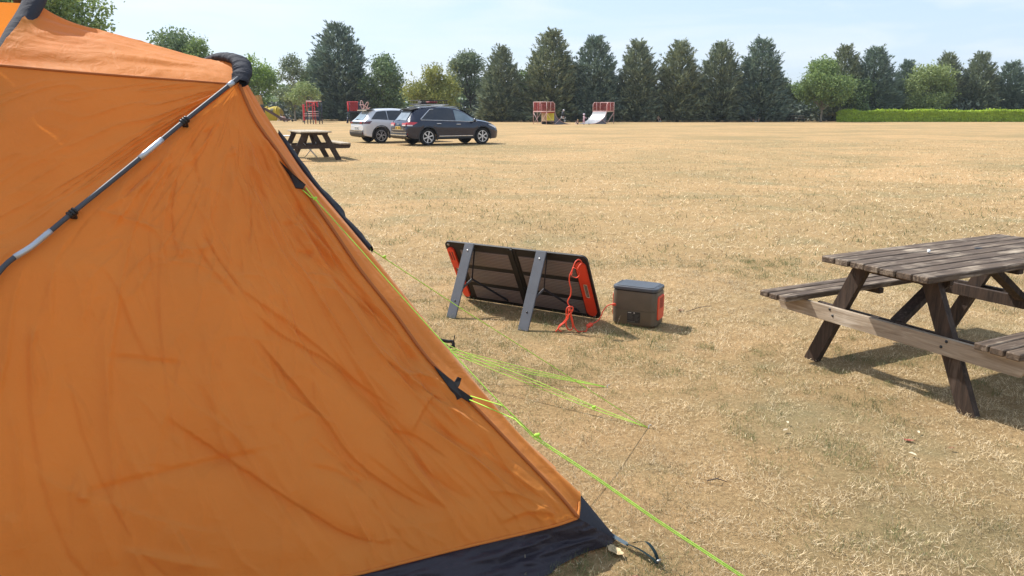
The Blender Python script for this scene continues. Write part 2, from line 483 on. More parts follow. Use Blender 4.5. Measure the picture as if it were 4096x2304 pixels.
def make_grass(name, label, n, y0, y1, length, width, flat, seed, dens_pow=0.0, up=0.5):
    rs = np.random.RandomState(seed)
    u = rs.rand(n) ** (1.3 if dens_pow == 0 else 1.0)
    y = np.sqrt(y0 ** 2 + (y1 ** 2 - y0 ** 2) * u) if dens_pow == 0 else y0 * (y1 / y0) ** u
    x = (rs.rand(n) * 2 - 1) * (0.74 * y + 0.5)
    keep = ~((x < -0.35) & (y < 3.0) & (x < (y - 2.2) * 0.2 - 0.2))       # under the tent floor
    x, y = x[keep], y[keep]; n = len(x)
    # clumping
    q = np.stack([x * 9, y * 9, np.zeros(n)], -1)
    cl = vnoise(q) * 0.5 + vnoise(q * 2.3 + 11) * 0.5
    ok = rs.rand(n) < np.clip(0.62 + cl * 1.1, 0.12, 1)
    x, y, cl = x[ok], y[ok], cl[ok]; n = len(x)
    gr = green_amount(x, y)
    isg = rs.rand(n) < gr * 0.85
    ang = rs.rand(n) * 2 * np.pi + vnoise(np.stack([x * 2, y * 2, x * 0 + 4], -1)) * 1.5
    sc = np.clip(y / 4.0, 0.8, 4.0) ** 0.55
    ln = length * np.where(isg & (gr > .8), 1.25, 1.0) * (0.45 + rs.rand(n) ** 1.5 * 1.25) * (0.8 + 0.5 * cl) * np.where(isg, 0.85, 1.0) * sc ** 0.4
    w = width * (0.6 + rs.rand(n) * 0.8) * sc
    el = np.clip(rs.normal(flat, 0.28, n) + np.where(isg, 0.35, 0), 0.03, 1.4)
    dx, dy = np.cos(ang), np.sin(ang)
    bend = rs.normal(0, 0.7, n); curl = rs.normal(0.15, 0.35, n)
    z0 = 0.002 + rs.rand(n) * 0.010
    base = np.stack([x, y, z0 * 0 - 0.002 + z0], -1)
    pts = [base]
    seg = 2
    e = el.copy(); a = ang.copy(); p = base
    for k in range(seg):
        d = np.stack([np.cos(a) * np.cos(e), np.sin(a) * np.cos(e), np.sin(e)], -1)
        p = p + d * (ln / seg)[:, None]
        p[:, 2] = np.maximum(p[:, 2], 0.002 + z0 * 0.7)
        pts.append(p.copy()); e = e - curl * 0.5; a = a + bend * 0.35
    side = np.stack([-np.sin(ang), np.cos(ang), rs.normal(0, 0.5, n)], -1)
    side /= np.linalg.norm(side, axis=1)[:, None]
    V = []
    for k, pk in enumerate(pts):
        if k < seg:
            ww = w * (1, 0.8)[k] * 0.5
            V += [pk - side * ww[:, None], pk + side * ww[:, None]]
        else: V.append(pk)
    V = np.stack(V, 1)                                   # n x 5 x 3
    idx = np.arange(n)[:, None] * 5
    quads = idx + np.array([[0, 1, 3, 2]])
    tris = idx + np.array([[2, 3, 4]])
    me = D.meshes.new(name)
    nv = n * 5; nl = quads.size + tris.size; nf = len(quads) + len(tris)
    me.vertices.add(nv); me.loops.add(nl); me.polygons.add(nf)
    me.vertices.foreach_set('co', V.reshape(-1).astype(np.float32))
    me.loops.foreach_set('vertex_index', np.concatenate([quads.ravel(), tris.ravel()]).astype(np.int32))
    me.polygons.foreach_set('loop_start', np.concatenate([np.arange(len(quads)) * 4, quads.size + np.arange(len(tris)) * 3]).astype(np.int32))
    t = rs.rand(n)
    straw = np.array([[0.90, 0.75, 0.50], [0.68, 0.53, 0.31], [0.54, 0.42, 0.24], [0.74, 0.58, 0.35], [0.16, 0.11, 0.06]])
    c = straw[rs.choice(5, n, p=[.26, .26, .2, .14, .14])]
    gc = np.array([[0.15, 0.185, 0.06], [0.10, 0.135, 0.05], [0.25, 0.24, 0.10], [0.085, 0.115, 0.055]])[rs.choice(4, n)]
    dark = 1 - 0.38 * np.clip(vnoise(np.stack([x * 1.6, y * 1.6, 0 * x + 8.3], -1)) + vnoise(np.stack([x * 4.4, y * 4.4, 0 * x + 2.3], -1)) * .6 - .05, 0, 1)
    c = np.where(isg[:, None], gc, c) * ((0.80 + 0.50 * rs.rand(n)) * dark)[:, None]
    col = np.ones((n, 5, 4), np.float32); col[:, :, :3] = c[:, None]
    at = me.color_attributes.new('blade_colour', 'FLOAT_COLOR', 'POINT')
    at.data.foreach_set('color', col.reshape(-1))
    me.materials.append(M['blade'])
    me.update(calc_edges=True)
    me.validate()
    o = D.objects.new(name, me); COL.objects.link(o)
    tag(o, label, None, None, 'stuff')
    return o
make_grass('dry_grass', 'short straw coloured dry grass covering the field near the tent', 680000, 1.9, 7.8, 0.027, 0.0015, 0.55, 3)
make_grass('distant_dry_grass', 'thin dry grass further out towards the parked cars', 170000, 7.8, 40.0, 0.048, 0.0036, 0.42, 4, dens_pow=1)
# a few taller bents standing clear of the turf
make_grass('tall_grass_stalks', 'sparse taller pale grass stalks standing above the mown turf', 1100, 1.9, 16.0, 0.11, 0.0020, 0.75, 5)

# ------------------------------------------------------------------ fallen leaves
rs = random.Random(5)
lb = MB()
lm = [plain('leaf_tan', (0.55, 0.40, 0.22), 0.7), plain('leaf_brown', (0.24, 0.11, 0.05), 0.7), plain('leaf_pale', (0.55, 0.46, 0.31), 0.7)]
for i in range(70):
    y = 2.0 + rs.random() ** 1.5 * 9; x = (rs.random() * 2 - 1) * 0.66 * y
    if x < -0.2 and y < 4.8: continue
    s = 0.009 + rs.random() * 0.012; a = rs.random() * 6.28
    c, sn = math.cos(a), math.sin(a)
    pr = [(-1, 0, 0), (-.35, .42, .25), (.35, .36, .3), (1, 0, .1), (.35, -.4, .3), (-.35, -.45, .2), (0, 0, -.05)]
    pts = [(x + s * (c * p - sn * q), y + s * (sn * p + c * q), 0.016 + s * r * rs.uniform(.3, 1.1)) for p, q, r in pr]
    lb.add(pts, [(0, 1, 6), (1, 2, 6), (2, 3, 6), (3, 4, 6), (4, 5, 6), (5, 0, 6)], rs.choice([0, 0, 1, 2, 2]))
tag(lb.build('fallen_leaves', lm), 'small curled dry leaves scattered over the grass', None, None, 'stuff')
def big_leaf(name, label, x, y, s, a, mat):
    b = MB(); rows = []
    for i in range(7):
        t = i / 6 * 2 - 1
        wd = (1 - t * t) ** 0.7 * 0.45 * (1 + 0.2 * math.sin(i * 2.3))
        rows.append([(t * s, k * wd * s, s * (0.25 * t * t + 0.35 * abs(k) * wd + 0.05 * math.sin(i * 2 + k * 3))) for k in (-1, -.5, 0, .5, 1)])
    b.grid(rows); b.tube([(-s, 0, .2 * s), (-s * 1.3, .05 * s, .1 * s)], s * .03, 5)
    o = b.build(name, mat, None, True); o.location = (x, y, 0.006); o.rotation_euler = (0.06, 0.05, a)
    tag(o, label, 'leaf')
M['leaf_red'] = plain('leaf_red', (0.40, 0.10, 0.07), 0.6)
big_leaf('fallen_leaf', 'reddish curled dead leaf lying beside the tent corner strap', 0.395, 2.23, 0.036, 0.5, M['leaf_red'])
big_leaf('fallen_leaf', 'pale buff dead leaf lying under the tent corner', 0.37, 2.40, 0.045, 2.1, lm[0])
big_leaf('fallen_leaf', 'brown dead leaf on the grass behind the power box', 1.33, 5.72, 0.04, 1.0, lm[1])
big_leaf('fallen_leaf', 'rusty dead leaf beside the foot of the near picnic table leg', 1.90, 3.33, 0.026, 2.6, M['leaf_red'])
def twig(name, label, p, q):
    b = MB(); m_ = [(a + c) / 2 for a, c in zip(p, q)]; m_[2] += .012
    b.tube([p, m_, q], [.003, .0027, .0015], 6)
    b.tube([m_, (m_[0] + .02, m_[1] + .03, .02)], [.002, .001], 5)
    tag(b.build(name, plain('twig_bark', (0.08, 0.06, 0.045), .8), None, True), label, 'twig')
twig('twig', 'dark twig on the grass right of the power box', (1.36, 5.66, .012), (1.60, 5.82, .02))
twig('twig', 'short black twig on the grass in front of the near picnic table', (0.83, 2.92, .012), (0.91, 2.90, .018))

# ------------------------------------------------------------------ orange tent
tent = empty('tent', (-0.7, 3.0, 0), 0, 'large orange tent with charcoal trim and a muddy dark skirt along its foot', 'tent')
T0 = Vector(tent.location)
POLE = [(-1.008,2.870,1.649), (-1.144,2.700,1.501), (-1.266,2.530,1.358), (-1.380,2.360,1.224), (-1.450,2.260,1.141), (-1.511,2.160,1.066), (-1.620,1.950,0.750), (-1.700,1.800,0.400), (-1.740,1.720,0.020)]
SEAM = [(-1.009,2.870,1.637), (-0.951,2.837,1.516), (-0.861,2.802,1.395), (-0.793,2.774,1.303), (-0.666,2.723,1.134), (-0.555,2.677,0.980), (-0.438,2.632,0.842), (-0.321,2.585,0.691), (-0.241,2.557,0.610), (-0.126,2.518,0.504), (0.017,2.468,0.365), (0.158,2.418,0.229), (0.230,2.390,0.150)]
SIL = [(-1.023,2.990,1.656), (-0.961,2.969,1.556), (-0.893,2.945,1.447), (-0.809,2.917,1.321), (-0.678,2.877,1.172), (-0.559,2.838,1.036), (-0.422,2.786,0.872), (-0.268,2.721,0.696), (-0.131,2.658,0.544), (0.018,2.585,0.392), (0.134,2.529,0.289), (0.206,2.494,0.230), (0.241,2.477,0.200)]
HEM = [(0.230,2.387,0.150), (0.155,2.357,0.140), (0.016,2.319,0.125), (-0.186,2.266,0.105), (-0.378,2.202,0.090), (-0.538,2.149,0.080), (-0.950,2.020,0.080), (-1.300,1.920,0.070), (-1.740,1.740,0.060)]
SKB = [(0.383,2.471,0.010), (0.349,2.429,0.012), (0.267,2.392,0.010), (0.160,2.309,0.008), (0.129,2.268,0.006), (0.016,2.200,0.006), (-0.40,2.07,0.006), (-0.95,1.93,0.006), (-1.35,1.84,0.006), (-1.78,1.68,0.006)]
RSEAM = [(-1.020,2.882,1.641), (-1.228,2.800,1.656), (-1.372,2.720,1.666), (-1.531,2.640,1.678), (-1.678,2.560,1.691), (-1.852,2.450,1.703)]
RIDGE = [(-1.085,3.050,1.742), (-1.194,3.100,1.742), (-1.375,3.060,1.791), (-1.505,3.020,1.829), (-1.630,2.980,1.862), (-1.698,2.950,1.893), (-1.735,2.915,1.925)]
HOOPS = [(-1.008,2.870,1.645), (-1.005,2.895,1.672), (-1.014,2.935,1.702), (-1.042,2.990,1.730), (-1.100,3.060,1.747), (-1.173,3.150,1.753), (-1.30,3.34,1.745)]
MAIN = [(-1.76,3.10,2.06), (-1.753,2.970,2.004), (-1.737,2.900,1.939), (-1.742,2.830,1.863), (-1.746,2.760,1.795), (-1.743,2.690,1.724), (-1.730,2.600,1.629), (-1.721,2.460,1.483)]

FOLDS = [   # crease lines on the big side panel: points, height, half width, lopsidedness
 (((-0.86,2.39,0.80), (-0.79,2.38,0.72), (-0.63,2.34,0.54), (-0.54,2.31,0.42), (-0.38,2.30,0.29), (-0.24,2.30,0.21)), -0.020, 0.050, 0.8),
 (((-1.09,2.17,0.63), (-0.97,2.18,0.53), (-0.87,2.18,0.45), (-0.68,2.19,0.30), (-0.53,2.20,0.19), (-0.37,2.23,0.14)), -0.016, 0.034, 0.9),
 (((-1.10,2.30,0.88), (-1.05,2.27,0.78), (-1.00,2.24,0.68), (-0.955,2.22,0.60)), 0.004, 0.016, 0.9),
 (((-1.23,2.32,1.03), (-1.16,2.29,0.91), (-1.10,2.24,0.76), (-1.02,2.22,0.66), (-0.94,2.20,0.54)), 0.005, 0.022, 0.7),
 (((-1.47,2.00,0.64), (-1.41,2.01,0.57), (-1.35,2.01,0.49), (-1.24,2.03,0.43), (-1.04,2.07,0.32), (-0.86,2.11,0.25)), 0.0045, 0.020, 0.8),
 (((-1.35,2.12,0.78), (-1.29,2.11,0.69), (-1.25,2.09,0.59)), 0.006, 0.014, 0.8),
 (((-0.88,2.43,0.89), (-0.78,2.43,0.80), (-0.62,2.45,0.70), (-0.39,2.43,0.52)), -0.010, 0.028, 0.9),
 (((-0.95,2.45,0.98), (-0.69,2.46,0.77), (-0.48,2.44,0.59)), -0.009, 0.026, 0.8),
 (((-0.61,2.61,0.94), (-0.40,2.57,0.74), (-0.32,2.54,0.65)), -0.012, 0.030, 0.8),
 (((-1.43,2.15,0.93), (-1.37,2.10,0.75)), 0.006, 0.012, 0.8),
 (((-1.04,2.07,0.32), (-0.97,2.05,0.19)), 0.009, 0.020, 0.9),
 (((-1.29,2.05,0.52), (-1.23,2.02,0.38), (-1.18,1.99,0.22)), 0.008, 0.020, 0.7),
 (((-0.47,2.41,0.54), (-0.41,2.40,0.48), (-0.33,2.40,0.45), (-0.22,2.39,0.37)), -0.010, 0.022, 0.9),
 (((-0.48,2.52,0.71), (-0.40,2.51,0.65), (-0.33,2.50,0.59), (-0.23,2.50,0.54)), -0.008, 0.020, 0.9),
 (((-0.28,2.53,0.61), (-0.34,2.52,0.63), (-0.39,2.50,0.63)), 0.007, 0.012, 0.6),
 (((-0.27,2.51,0.57), (-0.31,2.46,0.53), (-0.35,2.40,0.46)), 0.009, 0.014, 0.7),
 (((-1.02,2.68,1.36), (-0.90,2.65,1.22), (-0.74,2.62,1.05), (-0.60,2.58,0.89)), 0.006, 0.026, 0.6),
 (((-1.08,2.51,1.18), (-0.97,2.47,1.03), (-0.87,2.43,0.88)), 0.006, 0.022, 0.7),
 (((-0.76,2.74,1.24), (-0.70,2.67,1.09), (-0.60,2.64,0.96)), -0.008, 0.020, 0.8),
 (((0.22,2.39,0.16), (0.09,2.40,0.24), (-0.04,2.41,0.32)), 0.010, 0.018, 0.7),
 (((0.20,2.38,0.16), (0.06,2.36,0.19), (-0.05,2.32,0.17)), 0.008, 0.014, 0.8),
 (((0.16,2.38,0.17), (0.02,2.38,0.24), (-0.08,2.37,0.26)), 0.008, 0.014, 0.8),
 (((-0.12,2.46,0.44), (0.00,2.41,0.30), (0.14,2.39,0.19)), -0.010, 0.024, 0.8),
 (((-0.53,2.47,0.67), (-0.39,2.39,0.47), (-0.27,2.35,0.33), (-0.12,2.34,0.23)), -0.014, 0.036, 0.8),
 (((-1.43,1.94,0.43), (-1.41,1.93,0.30)), 0.006, 0.014, 0.8),
 (((-1.17,2.01,0.27), (-1.05,2.03,0.23), (-0.90,2.06,0.17)), 0.009, 0.018, 0.8)]

def normals(S):
    du = np.gradient(S, axis=1); dv = np.gradient(S, axis=0)
    n = np.cross(du, dv); l = np.linalg.norm(n, axis=2, keepdims=True)
    return n / np.maximum(l, 1e-9)

def fold_disp(S, folds, n=24):
    P = S.reshape(-1, 3); out = np.zeros(len(P))
    for pts, amp, w, lop in folds:
        c = spl(pts, n)
        sel = np.where(np.all((P > c.min(0) - 4 * w) & (P < c.max(0) + 4 * w), axis=1))[0]
        if len(sel) == 0: continue
        Q = P[sel]; best = np.full(len(Q), 1e9); sg = np.zeros(len(Q)); tt = np.zeros(len(Q))
        for k in range(n - 1):
            a, b = c[k], c[k + 1]; d = b - a; L2 = d @ d
            t = np.clip(((Q - a) @ d) / L2, 0, 1)
            q = Q - (a + t[:, None] * d); r = np.linalg.norm(q, axis=1)
            m = r < best
            side = np.sign(q @ np.cross(d, (0.45, -0.83, 0.55)))     # which side, measured across the panel
            best = np.where(m, r, best); sg = np.where(m, side, sg); tt = np.where(m, (k + t) / (n - 1), tt)
        ends = np.clip(np.minimum(tt, 1 - tt) * 5 + 0.05, 0, 1)
        x = best * sg / w
        wid = np.where(x > 0, 1 + lop * 1.2, 1 - lop * 0.55)
        out[sel] += amp * np.exp(-(np.abs(x) / wid) ** 1.4) * ends
    return out.reshape(S.shape[:2])

def cloth_obj(name, S, mat, thick=0.0, parent=None):
    b = MB(); b.grid([[tuple(Vector(p) - T0) for p in r] for r in S])
    o = b.build(name, mat, parent or tent, True, fix=False)
    return o

# big side panel between the pole and the rear seam
nv, nu = 330, 360
V = np.linspace(0, 1, nv); U = np.linspace(0, 1, nu)
Lc = spl(POLE, V); Rc = spl(SEAM, V); Bc = spl(HEM[::-1], U)
S = (1 - U)[None, :, None] * Lc[:, None] + U[None, :, None] * Rc[:, None] + V[:, None, None] * (Bc[None] - ((1 - U)[:, None] * Lc[-1] + U[:, None] * Rc[-1])[None])
N_ = normals(S); 
if N_[100, 100] @ np.array((0.4, -0.8, 0.5)) < 0: N_ = -N_
env = (np.minimum(np.minimum(U, 1 - U)[None, :] * 14, 1)) * np.minimum(V * 6, 1)[:, None] * np.minimum((1 - V) * 20 + .1, 1)[:, None]
sag = -0.006 * np.sin(np.pi * U)[None, :] * np.sin(np.pi * V ** 0.8)[:, None]
# soft tension waves fanning from the hoop, then crumple
uu = np.broadcast_to(U[None, :], (nv, nu)); vv = np.broadcast_to(V[:, None], (nv, nu))
fan = vnoise(np.stack([uu * 11 + vv * 2.2, vv * 1.5, uu * 0 + 2.3], -1)) * 0.0065 + vnoise(np.stack([uu * 23 + vv * 5, vv * 3.2, uu * 0 + 7.3], -1)) * 0.0035
crn = 1 - np.abs(vnoise(np.stack([uu * 30 + vv * 8, vv * 9 - uu * 3, uu * 0 + 5.7], -1)))
crm = 1 - np.abs(vnoise(np.stack([uu * 13 - vv * 9, vv * 14 + uu * 2, uu * 0 + 1.7], -1)))
amt = np.clip(vnoise(np.stack([uu * 4, vv * 4, uu * 0 + 9.1], -1)) + 0.35, 0, 1) * (0.5 + 0.8 * vv)
crumple = (crn ** 6 * 0.0035 + crm ** 7 * 0.004) * amt
crs = np.random.RandomState(12); fine_folds = []
def on_panel(u, v):
    return S[int(round(np.clip(v, 0, 1) * (nv - 1))), int(round(np.clip(u, 0, 1) * (nu - 1)))]
for i in range(190):
    u0 = crs.rand() ** .8 * .95; v0 = .06 + crs.rand() * .8; dv = .08 + crs.rand() ** 2 * .42; du = crs.normal(.05, .05) + dv * .12
    if i % 7 == 0: du, dv = crs.normal(.12, .08), crs.normal(.03, .05)
    k = [on_panel(u0 + du * t + crs.normal(0, .006), v0 + dv * t) for t in (0, .33, .66, 1)]
    fine_folds.append((k, crs.choice([-1, 1, 1]) * (.0022 + .0042 * crs.rand() ** 2), .006 + .010 * crs.rand() ** 1.5, .5 + .5 * crs.rand()))
finef = fold_disp(S, fine_folds, 8)
cornr = np.exp(-((1 - uu) ** 2 / 0.03 + (1 - vv) ** 2 / 0.012)) * (vnoise(np.stack([uu * 60, vv * 34, uu * 0 + 3], -1)) * 0.006)
hemr = np.exp(-(1 - vv) ** 2 / 0.0012) * vnoise(np.stack([uu * 90, vv * 10, uu * 0 + 3], -1)) * 0.003
S2 = S + N_ * ((sag + fan * 0.75 + crumple * 1.9 + cornr * 1.6 + 1.7 * fold_disp(S, FOLDS) + 1.9 * finef) * env + hemr)[..., None]
cloth_obj('side_panel', S2, M['orange_cloth'])

# upper side panel between roof seam and pole
nv, nu = 90, 120
V = np.linspace(0, 1, nv); U = np.linspace(0, 1, nu)
A = spl(RSEAM, V); PB = [(-1.018,2.872,1.640), (-1.144,2.704,1.493), (-1.266,2.536,1.350), (-1.380,2.368,1.214), (-1.450,2.268,1.131), (-1.511,2.168,1.056), (-1.620,1.958,0.740), (-1.700,1.808,0.390), (-1.740,1.728,0.05)]
Bq = spl(PB, V)
END = np.array([(-1.852,2.450,1.703), (-1.93,2.25,1.35), (-1.95,1.95,0.7), (-1.93,1.78,0.3), (-1.74,1.728,0.05)])
Eq = spl(END, U)
S = (1 - U)[None, :, None] * A[:, None] + U[None, :, None] * Bq[:, None] + V[:, None, None] * (Eq[None] - ((1 - U)[:, None] * A[-1] + U[:, None] * Bq[-1])[None])
N_ = normals(S)
if N_[40, 60] @ np.array((0.2, -0.6, 0.4)) < 0: N_ = -N_
uu = np.broadcast_to(U[None, :], (nv, nu)); vv = np.broadcast_to(V[:, None], (nv, nu))
env = np.minimum(np.minimum(uu, 1 - uu) * 12, 1) * np.minimum(vv * 8, 1)
w1 = vnoise(np.stack([uu * 3 + vv * 8, vv * 3 - uu * 2, uu * 0 + 1.2], -1)) * 0.006 + vnoise(np.stack([uu * 14 + vv * 9, vv * 5, uu * 0 + 4.2], -1)) * 0.0035
rid = 1 - np.abs(vnoise(np.stack([vv * 7 + uu * 9, uu * 16 - vv * 6, uu * 0 + 2.9], -1)))
pw = np.clip(1.2 - vv * 3.0, 0, 1) * np.clip(uu * 1.8 - .3, 0, 1)
gather = np.exp(-(1 - uu) ** 2 / 0.03) * vnoise(np.stack([vv * 46, uu * 5, uu * 0 + 8], -1)) * 0.006
S2 = S + N_ * ((w1 * 0.7 + rid ** 5 * 0.012 * pw + rid ** 8 * 0.005 + gather * 1.4 + 0.004 * np.sin(np.pi * uu) * np.sin(np.pi * np.clip(vv, 0, 1))) * env)[..., None]
cloth_obj('upper_side_panel', S2, M['orange_cloth'])

# roof, near slope and far slope
FARS = [(-1.30,3.36,1.742), (-1.42,3.40,1.70), (-1.56,3.38,1.71), (-1.72,3.34,1.73), (-1.86,3.30,1.75), (-2.02,3.22,1.78)]
nv, nu = 90, 44
V = np.linspace(0, 1, nv); U = np.linspace(0, 1, nu)
A = spl(RSEAM[:5] , V); A = spl([(-1.020,2.882,1.643), (-1.228,2.800,1.658), (-1.372,2.720,1.668), (-1.531,2.640,1.680), (-1.70,2.545,1.693)], V); R_ = spl(RIDGE, V)
S = A[:, None] * (1 - U)[None, :, None] + R_[:, None] * U[None, :, None]
uu = np.broadcast_to(U[None, :], (nv, nu)); vv = np.broadcast_to(V[:, None], (nv, nu))
bul = 0.018 * np.sin(np.pi * uu) + vnoise(np.stack([uu * 9 + vv * 1.2, vv * 2.6, uu * 0 + 6], -1)) * 0.006 * np.minimum(uu * (1 - uu) * 9, 1) + (1 - np.abs(vnoise(np.stack([uu * 13 + vv * 3, vv * 4, uu * 0 + 3], -1)))) ** 6 * 0.003
S2 = S.copy(); S2[..., 2] += bul * np.minimum(vv * 6 + .1, 1)
cloth_obj('roof_panel', S2, M['orange_cloth'])
S = spl(RIDGE, V)[:, None] * (1 - U)[None, :, None] + spl(FARS, V)[:, None] * U[None, :, None]
S[..., 2] += (np.sin(np.pi * U) * 0.02)[None, :]
cloth_obj('roof_panel', S, M['orange_cloth'])

# rear end: near seam, bulging face, far seam
FSEAM = [(-1.30,3.35,1.70), (-1.16,3.52,1.42), (-1.0,3.75,1.1), (-0.82,4.0,0.78), (-0.66,4.28,0.45), (-0.56,4.5,0.12)]
nv, nu = 110, 60
V = np.linspace(0, 1, nv)
a = spl(SEAM, V); b_ = spl(SIL, V); f_ = spl(FSEAM, V)
S = np.zeros((nv, nu, 3)); U = np.linspace(0, 1, nu)
for i in range(nv):
    m2 = b_[i] * 0.52 + f_[i] * 0.48 - np.array((0.02, 0.0, 0.02)) * math.sin(math.pi * V[i])
    S[i] = spl([a[i], a[i] * .45 + b_[i] * .55 + np.array((0.010, -0.006, 0.008)) * math.sin(math.pi * V[i]), b_[i], m2 * .6 + b_[i] * .4 + np.array((-.03, 0, -.02)) * math.sin(math.pi * V[i]), f_[i]], [0, .12, .25, .5, 1.0] if False else U)
N_ = normals(S)
if N_[60, 10] @ np.array((0.8, 0.2, 0.5)) < 0: N_ = -N_
uu = np.broadcast_to(U[None, :], (nv, nu)); vv = np.broadcast_to(V[:, None], (nv, nu))
dsp = vnoise(np.stack([uu * 22, vv * 3.0, uu * 0 + 6], -1)) * 0.006 + vnoise(np.stack([uu * 46, vv * 7.0, uu * 0 + 2], -1)) * 0.003
S2 = S + N_ * (dsp * np.minimum(uu * 10, 1) * np.minimum(np.abs(uu - .5) * 6, 1))[..., None]
cloth_obj('rear_panel', S2, M['orange_cloth'])

# far side, hidden from here but it closes the tent
FB = [(-0.56,4.5,0.12), (-1.2,4.6,0.08), (-1.9,4.6,0.07), (-2.5,4.5,0.06)]
FT = [(-1.30,3.36,1.742), (-1.5,3.40,1.70), (-1.72,3.34,1.73), (-2.02,3.22,1.78)]
S = np.stack([spl(FT, 30) * (1 - t) + spl(FB, 30) * t + np.array((0, 0.12, 0.05)) * math.sin(math.pi * t) for t in np.linspace(0, 1, 20)])
cloth_obj('far_side_panel', S, M['orange_cloth'])
S = np.stack([spl(FSEAM, 20) * (1 - t) + spl([(-1.30,3.36,1.742), (-1.26,3.56,1.40), (-1.18,3.82,1.0), (-1.0,4.1,.7), (-.8,4.35,.4), (-.56,4.5,.12)], 20) * t for t in (0, .5, 1)])
cloth_obj('far_side_panel', S, M['orange_cloth'])
# fore part of the tent, beyond the left edge of the view
S = np.stack([spl([(-1.50,3.06,1.745), (-1.50,2.86,1.72), (-1.57,2.70,1.665), (-1.70,2.548,1.688), (-1.852,2.452,1.701)], 14) * (1 - t) + spl([(-2.9,2.5,1.80), (-2.95,2.3,1.72), (-2.9,2.1,1.6)], 14) * t + np.array((0, 0, -.02)) * math.sin(math.pi * t) for t in np.linspace(0, 1, 14)])
cloth_obj('porch_roof', S, M['orange_cloth'])  # inner edge run on under the roof to block sun leaks
S = np.stack([spl([(-1.852,2.45,1.703), (-1.93,2.25,1.35), (-1.95,1.95,0.7), (-1.93,1.78,0.3), (-1.74,1.728,0.05)], 16) * (1 - t) + spl([(-2.9,2.1,1.6), (-3.0,1.7,1.2), (-3.0,1.4,.6), (-2.9,1.25,.05)], 16) * t for t in np.linspace(0, 1, 14)])
cloth_obj('porch_side_panel', S, M['orange_cloth'])
S = np.stack([spl([(-1.76,2.93,1.93), (-1.95,3.2,1.80), (-2.3,3.9,1.2), (-2.5,4.5,.06)], 16) * (1 - t) + spl([(-2.9,2.5,1.93), (-3.1,2.9,1.8), (-3.5,3.5,1.1), (-3.7,4.0,.05)], 16) * t for t in np.linspace(0, 1, 14)])
cloth_obj('porch_far_panel', S, M['orange_cloth'])

# stitched seams (rolled cord of cloth) along the panel joins
M['seam'] = clothmat('seam_cloth', (0.40, 0.12, 0.03), 0.0, 0.8)
def cord(name, path, r, mat, n=60, off=(0, 0, 0), seg=8, parent=None, sx=1.0):
    o = Vector(off)
    b = MB(); b.tube([Vector(p) - T0 + o for p in spl(path, n)], r, seg, sx=sx)
    return b.build(name, mat, parent or tent, True)
cord('seam', SEAM, 0.006, M['seam'], 90, (0.004, -0.006, 0.002))
cord('seam', RSEAM, 0.0045, M['seam'], 60, (0, -0.002, 0))
cord('hem', HEM, 0.005, M['orange_cloth'], 90, (0, -0.003, 0))
cord('hem', [SIL[-1], (0.238, 2.43, 0.172), HEM[0]], 0.005, M['orange_cloth'], 12, (0.003, 0, 0))
# dark hoop sleeves: a gathered band over each hoop
def sleeve(name, path, r, n, ruff, mat, flat=0.55, fq=0.55):
    P = spl(path, n); b = MB(); rows = []
    for i in range(n):
        t = P[min(i + 1, n - 1)] - P[max(i - 1, 0)]; t = Vector(t).normalized()
        a = (Vector((0, 0, 1)) - t * t.z).normalized() if abs(t.z) < .95 else Vector((1, 0, 0))
        c = t.cross(a)
        row = []
        for k in range(14):
            th = 2 * math.pi * k / 14
            q = 1 + ruff * vnoise(np.array([i * fq * 0.5 + 3, math.cos(th) * 1.2 + 5, math.sin(th) * 1.2 + 2]))
            row.append(Vector(P[i]) - T0 + (a * math.cos(th) * r * flat + c * math.sin(th) * r) * q)
        rows.append(row)
    b.grid(rows, closed=True)
    return b.build(name, mat, tent, True)
sleeve('hoop_sleeve', HOOPS, 0.034, 200, 0.13, M['navy_cloth'], 0.55, 2.1)
sleeve('hoop_sleeve', MAIN, 0.040, 90, 0.07, M['navy_cloth'], 0.7)
sleeve('hoop_sleeve', [(-1.76,3.10,2.06), (-1.93,3.15,2.05), (-2.03,3.30,1.93), (-2.25,3.7,1.5), (-2.5,4.4,.1)], 0.03, 40, 0.2, M['navy_cloth'])
sleeve('hoop_sleeve', [(-1.30,3.34,1.745), (-1.45,3.6,1.55), (-1.62,3.95,1.1), (-1.7,4.3,.5), (-1.7,4.5,.03)], 0.02, 40, 0.2, M['navy_cloth'])
# steel ridge pole down the near side
off = Vector((0.006, -0.020, 0.014))
pp = [Vector(p) + off for p in spl(POLE, 80)]
b = MB(); b.tube([p - T0 for p in pp], 0.0080, 12)
pole = b.build('pole', M['pole'], tent, True)
def along(p0, p1, r, mat, name):
    b = MB(); q = [pp[0].lerp(pp[0], 0)]
    path = [p - T0 for p in pp]
    # cut the stretch of pole between two heights
    cut = [p for p in path if p1 <= p.z <= p0]
    b.tube(cut, r, 14)
    return b.build(name, mat, pole, True)
along(1.652, 1.620, 0.0094, M['alu'], 'ferrule')
along(1.452, 1.390, 0.0094, M['alu'], 'ferrule')
along(1.196, 1.120, 0.0094, M['alu'], 'ferrule')
for zc in (1.515, 1.238):
    i = min(range(80), key=lambda k: abs(pp[k].z - zc))
    t = (pp[i + 1] - pp[i - 1]).normalized()
    b = MB()
    for dz in (-0.010, 0.0, 0.010):
        c = pp[i] + t * dz - T0
        Mx = t.to_track_quat('Z', 'Y').to_matrix()
        b.lathe([(0.010, -.0045), (0.0130, -.0025), (0.0130, .0025), (0.010, .0045)], 18, Mx, c)
    b.beam(pp[i] - T0, pp[i] - T0 + Vector((-0.01, 0.03, -0.03)), 0.02, 0.012, bev=.003)
    b.build('pole_clip', M['black'], tent, True)

